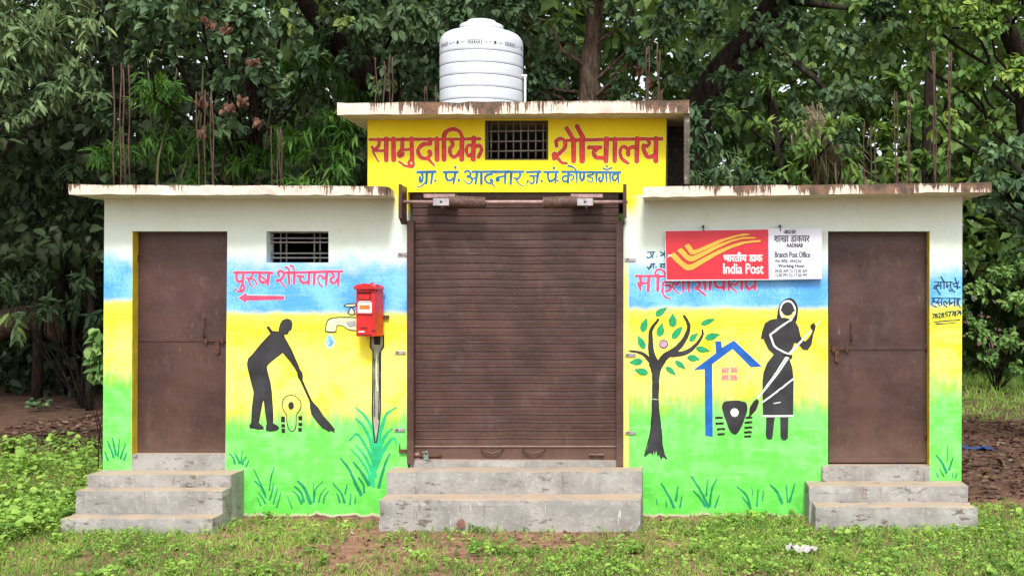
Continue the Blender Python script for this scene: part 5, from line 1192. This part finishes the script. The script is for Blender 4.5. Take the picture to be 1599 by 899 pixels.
def shrub(name, label, cat, base, lobes, tpl, size, dens, per, mat, droop=0.3, tl=0.3, group=None, spread=0.9, sr=0.022):
    root = empty(name, base, label, cat, group); mb = MB(); b = Vector(base)
    (P, D, N, S_, T_), tw = crown_leaves(lobes, tpl, size, dens, per, droop, tl, spread)
    for k, (c, r) in enumerate(lobes): mb.tube(limb_path(b, c, 0.12, 5, k), [sr * (1 - 0.13 * j) for j in range(6)], M['bark_dark'], 5, False)
    for li, (a, b_) in enumerate(tw):
        for j in range(0, len(a), 3): mb.tube([Vector(np.array(lobes[li][0]) * .5 + a[j] * .5), Vector(a[j]), Vector(b_[j])], [0.007, 0.005, 0.002], M['bark_dark'], 3, False)
    mb.build('stems', root); link('foliage', leaf_mesh('foliage', P, D, N, S_, T_, tpl, mat), root); return root
shrub('dark_shrub', 'dark shrub of long leaves behind the right roof beside the upper room', 'shrub', gz(1130, 5.6), [L(1105, 220, 5.4, 32), L(1140, 250, 5.4, 34), L(1095, 270, 5.4, 30), L(1180, 275, 5.6, 30), L(1110, 320, 5.6, 50)], LANCE, 0.17, 60, 12, M['leaf_dark'], 0.4)
tree('overhanging_tree', 'broad-leaved tree reaching in at the right edge above the roof end', 'tree', gz(1680, 4.8), [(gz(1680, 4.8), .12), (W(1680, 400, 4.8), .10), (W(1650, 300, 4.7), .07), (W(1620, 230, 4.5), .05)],
     [L(1555, 240, 4.4, 34), L(1595, 225, 4.4, 40), L(1530, 275, 4.6, 30), L(1580, 285, 4.4, 36), L(1620, 280, 4.4, 40), L(1545, 315, 4.8, 26), L(1600, 350, 5.0, 24), L(1620, 390, 5.4, 24), L(1578, 330, 5.2, 18)], BROAD, 0.135, 82, 11, M['leaf_broad'], M['bark_dark'], 0.45, 0.32, seed=51)
shrub('green_shrub', 'light green leafy shrub right of the building beyond the path', 'shrub', gz(1555, 15.0), [L(1530, 450, 14, 30), L(1570, 430, 14, 38), L(1600, 475, 14, 40), L(1530, 515, 14, 32), L(1580, 535, 14.2, 34), L(1522, 395, 14.5, 26), L(1610, 410, 14, 34), L(1620, 545, 14, 34), L(1545, 560, 14, 22), L(1500, 480, 14.5, 30), L(1590, 575, 13.6, 20)], BROAD, 0.125, 62, 11, M['leaf_bush'], 0.3, 0.35)
shrub('yellow_shrub', 'yellow-green shrub of young leaves at the right edge in front of the dark leaves', 'shrub', gz(1680, 7.5), [L(1590, 345, 7.0, 16), L(1604, 372, 7.0, 20), L(1577, 398, 7.1, 12)], BROAD, 0.12, 60, 10, M['leaf_bush'], 0.4, sr=0.01)
shrub('low_plant', 'low green sapling against the left corner of the building', 'plant', gz(154, 2.2), [L(153, 530, 2.0, 8), L(150, 555, 2.0, 11), L(156, 580, 2.0, 9)], BROAD, 0.13, 700, 9, M['leaf_bush'], 0.3, 0.16, sr=0.007)
shrub('dark_bush', 'dark dry bush in the shade left of the building', 'bush', gz(130, 11.0), [L(30, 500, 10, 34), L(75, 480, 10, 30), L(10, 450, 10, 36), L(60, 430, 10.4, 34), L(130, 440, 10.5, 34), L(150, 500, 10.5, 30), L(110, 480, 11, 30), L(60, 400, 12, 44), L(20, 440, 12, 40), L(100, 380, 12, 40), L(140, 350, 11, 40)], LANCE, 0.24, 12, 11, M['leaf_dark'], 0.4, 0.4)
# understory trunks in the dark on the left
sp = [(58, 12.0, .10, 'dark trunk nearest the left edge under the trees'), (98, 14.0, .13, 'stout dim trunk above the fallen log'), (140, 10.5, .07, 'slim trunk next to the left wall in deep shade')]
for k, (px, y, r, lab) in enumerate(sp):
    tree('slender_tree', lab, 'tree', gz(px, y), [(gz(px, y), r), (W(px + 4, 400, y), r * .8), (W(px - 6, 250, y), r * .65), (W(px + 8, 120, y), r * .5)],
         [L(px + 20, 180, y - .6, 40), L(px - 20, 260, y - .6, 34), L(px + 15, 310, y - .4, 26)], LANCE, 0.24, 9, 10, M['leaf_dark'], M['bark_dark'], 0.5, 0.5, group='slender trees in the shade on the left', seed=40 + k)

# pale dead palm leaning behind the right roof
dp = empty('dead_palm', gz(1330, 10.0), 'straw coloured dead palm with hanging dry fronds behind the right roof', 'palm')
mb = MB(); mb.tube([gz(1345, 10), W(1330, 300, 10), W(1290, 230, 10), W(1258, 170, 9.9)], [.26, .24, .2, .13], M['bark'], 10, True, .1); mb.build('trunk', dp)
n = 750; t = rng.uniform(0, 1, n); ax = np.array([W(1258, 172, 9.8)[:]]) * (1 - t[:, None]) + np.array([W(1325, 285, 9.7)[:]]) * t[:, None]
P_ = ax + rng.normal(size=(n, 3)) * np.array([.17, .18, .12]); D_ = np.array([0.25, -0.35, -1.0]) + rng.normal(size=(n, 3)) * .35
link('dry_fronds', leaf_mesh('dry_fronds', P_, D_, np.array([0, -1, .3]) + rng.normal(size=(n, 3)) * .4, rng.uniform(.35, .75, n), rng.uniform(0, 1, n), leaf_template('straw'), M['straw']), dp)

# fallen log on the left, mossy
mb = MB(); y = 13.0
mb.tube([W(-30, 530, y), W(8, 505, y), W(40, 497, y), W(70, 498, y), W(88, 512, y), W(94, 535, y)], [.22, .27, .3, .28, .22, .14], M['bark'], 10, True, .12)
o = mb.build('fallen_log', None, label='mossy fallen log arching over the ground at the far left', cat='log'); tag_origin(o, W(40, 540, y))
for k, (a, b_, r, lab) in enumerate([((55, 679), (165, 672), .022, 'pale straight stick lying across the ground left of the wall'), ((1515, 728), (1592, 722), .014, 'curved pale twig on the bare earth right of the building'), ((85, 635), (112, 637), .02, 'short reddish stick among the litter on the left')]):
    A, Bq = gp(*a), gp(*b_); mb = MB(); pts = limb_path((A.x, A.y, gh(A.x, A.y) + .03), (Bq.x, Bq.y, gh(Bq.x, Bq.y) + .03), .1, 6, 70 + k); mb.tube(pts, [r, r, r * .9, r * .9, r * .8, r * .7, r * .5], M['bark'], 6, True, .1)
    o = mb.build('fallen_stick', None, label=lab, cat='stick'); tag_origin(o, pts[0])

# ------------------------------------------------------------------ forest mass behind everything, plus an added leaf roof overhead
def mass(n, lo, hi, size, th=-0.05):
    P = rng.uniform(lo, hi, (n * 2, 3))
    k = np.array([mnoise.noise(Vector(p * 0.45)) + 0.35 * mnoise.noise(Vector(p * 1.3)) for p in P]); P = P[k > th][:n]
    T = np.clip(np.array([mnoise.noise(Vector(p * 0.3 + 7)) for p in P]) * 0.6 + .4 + rng.uniform(-.25, .25, len(P)), 0, 1)
    D = rng.normal(size=(len(P), 3)) + np.array([0, -.3, -.6]); N = np.array([0, -.5, 1.0]) + rng.normal(size=(len(P), 3)) * .5
    return P, D, N, size * rng.uniform(.6, 1.3, len(P)), T
parts = [mass(20000, (-7, 14, 2.5), (16, 20, 11), .34), mass(14000, (1.5, 18.5, -0.3), (17, 22, 7), .34), mass(5000, (-12, 3.5, 6.8), (1.5, 15, 10.5), .36), mass(24000, (-27, 21, -0.3), (24, 26, 15), .62, -9)]  # includes a leaf roof added above view to darken the forest interior
P_, D_, N_, S_, T_ = [np.concatenate(q) for q in zip(*parts)]
link('forest', leaf_mesh('forest', P_, D_, N_, S_, T_, FAR, M['leaf_far']), None, 'dense dim forest behind the trees, with an added leaf roof overhead', 'forest', kind='stuff')
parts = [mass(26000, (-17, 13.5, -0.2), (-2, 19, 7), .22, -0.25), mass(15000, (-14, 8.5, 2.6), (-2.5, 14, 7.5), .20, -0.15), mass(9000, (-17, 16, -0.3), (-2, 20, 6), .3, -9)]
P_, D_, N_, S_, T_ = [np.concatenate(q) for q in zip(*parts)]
link('shade_painted_thicket', leaf_mesh('shade_painted_thicket', P_, D_, N_, S_, T_, leaf_template('broad'), M['leaf_painted_shade']), None, 'leafy thicket left of the building, its shade painted into the leaf colour', 'thicket', kind='stuff')

# ------------------------------------------------------------------ grass, weeds and litter on the ground
def nz(x, y, s, o=0): return mnoise.noise(Vector((x * s + o, y * s, o * 1.7)))
def inside(x, y):
    if xl - .02 < x < xr + .02 and y > -0.02 and y < 4.5: return True
    if -5.15 < x < -3.86 and -0.78 < y <= 0: return True
    if -2.55 < x < -0.3 and -0.69 < y <= 0: return True
    if 1.1 < x < 2.54 and -0.63 < y <= 0: return True
    return False
def density(x, y):
    k = 0.68 + 0.85 * nz(x, y, 0.9) + 0.45 * nz(x, y, 2.6, 3)
    if y < 0.3 or x < xl or x > xr:
        if -2.8 < x < -0.4 and -1.5 < y < -0.6: k -= 0.5 * (1 - abs(y + 1.0) / 0.7)
        if -3.9 < x < -2.5 and -0.3 < y: k -= 0.5
        if -1.8 < x < 0.0 and -2.0 < y < -1.2: k -= 0.25
        if x > 0.2 and y < -0.3: k += 0.45
        if x < -2.6 and y < -0.9: k += 0.2
        if -0.25 < x < 1.1 and y > -0.25: k -= 0.4
    if x < xl:
        yy = y + 1.6 * nz(x, y, 0.8, 6) + 0.8 * nz(x, y, 2.5, 2)
        if yy < 3.0: k += 0.35
        elif yy < 5.5: k += 0.35 - 0.8 * (yy - 3.0) / 2.5
        else: k -= 0.62
    if x > xr:
        if y > 8.5: k += 0.6
        elif y > 0.9: k -= 1.3
        elif y > 0.2: k -= 0.8 * (y - 0.2) / 0.7
    return max(0.0, min(1.0, k))
def scatter(n, lo, hi, fn):
    out = []
    while len(out) < n:
        x, y = random.uniform(lo[0], hi[0]), random.uniform(lo[1], hi[1])
        if inside(x, y): continue
        if random.random() < fn(x, y): out.append((x, y, gh(x, y)))
    return np.array(out)
Pg = np.concatenate([scatter(42000, (-7.0, -3.3), (4.2, 0.6), density), scatter(14000, (-10, -5.5), (7, -3.3), density), scatter(9000, (-10, -3.3), (-7, 1), density), scatter(8000, (4.2, -3.3), (7.5, 1), density), scatter(16000, (-9, 0.2), (-5, 6), density), scatter(14000, (2.3, 0.2), (9, 26), lambda x, y: density(x, y) if y > 6 or y < 1.2 else 0.05)])
n = len(Pg); D_ = rng.normal(size=(n, 3)) * .75 + np.array([0, 0, .75]); D_[:, 2] = np.abs(D_[:, 2]) + .1
far = np.clip((Pg[:, 1] - 6) / 12, 0, 1)
T_ = np.clip(np.array([nz(p[0], p[1], 1.7, 5) for p in Pg]) * .5 + .42 + rng.uniform(-.35, .35, n), 0, 1)
link('grass', leaf_mesh('grass', Pg, D_, rng.normal(size=(n, 3)) * .4 + np.array([0, -1.0, .2]), rng.uniform(.03, .085, n) * (1 + far * 2.2), T_, BLADE, M['grass']), None, 'short patchy green grass over red earth', 'grass', kind='stuff')
def weed_d(x, y):
    k = density(x, y) * (0.45 + 0.7 * nz(x, y, 1.4, 8))
    if x < -4.9 and y > -0.9: k += 0.65 * density(x, y)
    if x > 0.3 and y < 0: k += .25
    return max(0, min(1, k))
Pw = np.concatenate([scatter(7500, (-7.0, -3.3), (4.2, 0.6), weed_d), scatter(2900, (-9, -0.8), (-5.1, 5.6), weed_d)])
m = 6; n = len(Pw); ang = rng.uniform(0, 6.28, (n, m)); D_ = np.stack([np.cos(ang), np.sin(ang), rng.uniform(.15, .9, (n, m))], -1)
hgt = rng.uniform(.01, .06, (n, m)) * (1 + (Pw[:, 0:1] < -5.0) * 1.6); PP = Pw[:, None, :] + np.stack([np.cos(ang) * .012, np.sin(ang) * .012, hgt], -1)
sz = (np.clip(rng.lognormal(-4.0, .45, n), .007, .06)[:, None] * (1 + (Pw[:, 0:1] < -5.2) * rng.uniform(0, .9, (n, 1)))) * rng.uniform(.7, 1.2, (n, m))
T_ = np.clip(np.repeat(rng.uniform(0, .9, n), m) + rng.uniform(-.15, .15, n * m), 0, 1)
link('ground_weeds', leaf_mesh('ground_weeds', PP.reshape(-1, 3), D_.reshape(-1, 3), np.tile(np.array([[0, -.2, 1.0]]), (n * m, 1)) + rng.normal(size=(n * m, 3)) * .25, sz.reshape(-1), T_, ROUND, M['weed']), None, 'small round-leaved weeds spreading through the grass', 'weeds', kind='stuff')
def litter_d(x, y):
    if x < xl: return 0.6 if y > 3.5 else 0.08
    if x > xr: return 0.7 if 0.8 < y < 8.5 else 0.1
    return 0.12 + 0.5 * (1 - density(x, y))
Pl = np.concatenate([scatter(5000, (-10, 2.5), (-5.1, 14), litter_d), scatter(3500, (2.5, 0.4), (8, 10), litter_d), scatter(700, (-6.5, -3.0), (4, -0.05), litter_d)])
n = len(Pl); Pl[:, 2] += .012; D_ = rng.normal(size=(n, 3)) * np.array([1, 1, .18])
link('leaf_litter', leaf_mesh('leaf_litter', Pl, D_, np.tile(np.array([[0, 0, 1.0]]), (n, 1)) + rng.normal(size=(n, 3)) * .3, rng.uniform(.03, .11, n) * np.where(Pl[:, 1] < 0.2, .6, 1.2), rng.uniform(0, 1, n), BROAD, M['litter']), None, 'scattered dry leaves on the bare earth', 'leaf litter', kind='stuff')
# one reddish leaf leaning on the bottom step
c = gp(733, 818)
me = leaf_mesh('dry_leaf', np.array([[c.x - .03, -0.70, 0.02]]), np.array([[.3, -.3, 1.0]]), np.array([[0, -1.0, .2]]), np.array([.085]), np.array([.9]), ROUND, M['leaf_dead'])
o = link('dry_leaf', me, None, 'single reddish dry leaf leaning against the bottom step below the shutter', 'leaf'); tag_origin(o, (c.x - .03, -0.70, 0.02))
# larger leafy plants at the left edge of the lawn
pl = [(18, 790, 'bright broad-leaved weed at the left edge, nearest of the clump'), (48, 735, 'bright weed of round leaves left of the steps'), (20, 705, 'rounded bright weed farthest back at the left edge'), (100, 700, 'dull low weed between the left lawn and the wall'), (6, 840, 'bright weed at the bottom left corner'), (45, 592, 'dark low plant on the shaded earth, farthest left'), (78, 578, 'dark low plant on the shaded earth beside the pale stick end'), (62, 640, 'feathery low plant in the middle of the shaded earth'), (128, 610, 'small plant on the shaded earth nearest the left wall')]
for k, (px, py, lab) in enumerate(pl):
    c = gp(px, py); root = empty('leafy_weed', (c.x, c.y, gh(c.x, c.y)), lab, 'plant', 'leafy weeds left of the building')
    n = 46; a = rng.uniform(0, 6.28, n); rr = rng.uniform(.02, .17, n); P_ = np.stack([c.x + np.cos(a) * rr, c.y + np.sin(a) * rr, rng.uniform(.04, .2, n)], -1)
    link('leaves', leaf_mesh('leaves', P_, np.stack([np.cos(a), np.sin(a), rng.uniform(-.2, .4, n)], -1), np.tile(np.array([[0, -.35, 1.0]]), (n, 1)) + rng.normal(size=(n, 3)) * .3, rng.uniform(.05, .1, n), rng.uniform(.3, 1, n), ROUND, M['weed'] if k < 5 else M['leaf_dark']), root)
    mb = MB()
    for j in range(0, n, 2): mb.tube([Vector((c.x, c.y, 0)), Vector(P_[j])], 0.003, M['culm'], 4, False)
    mb.build('stems', root)
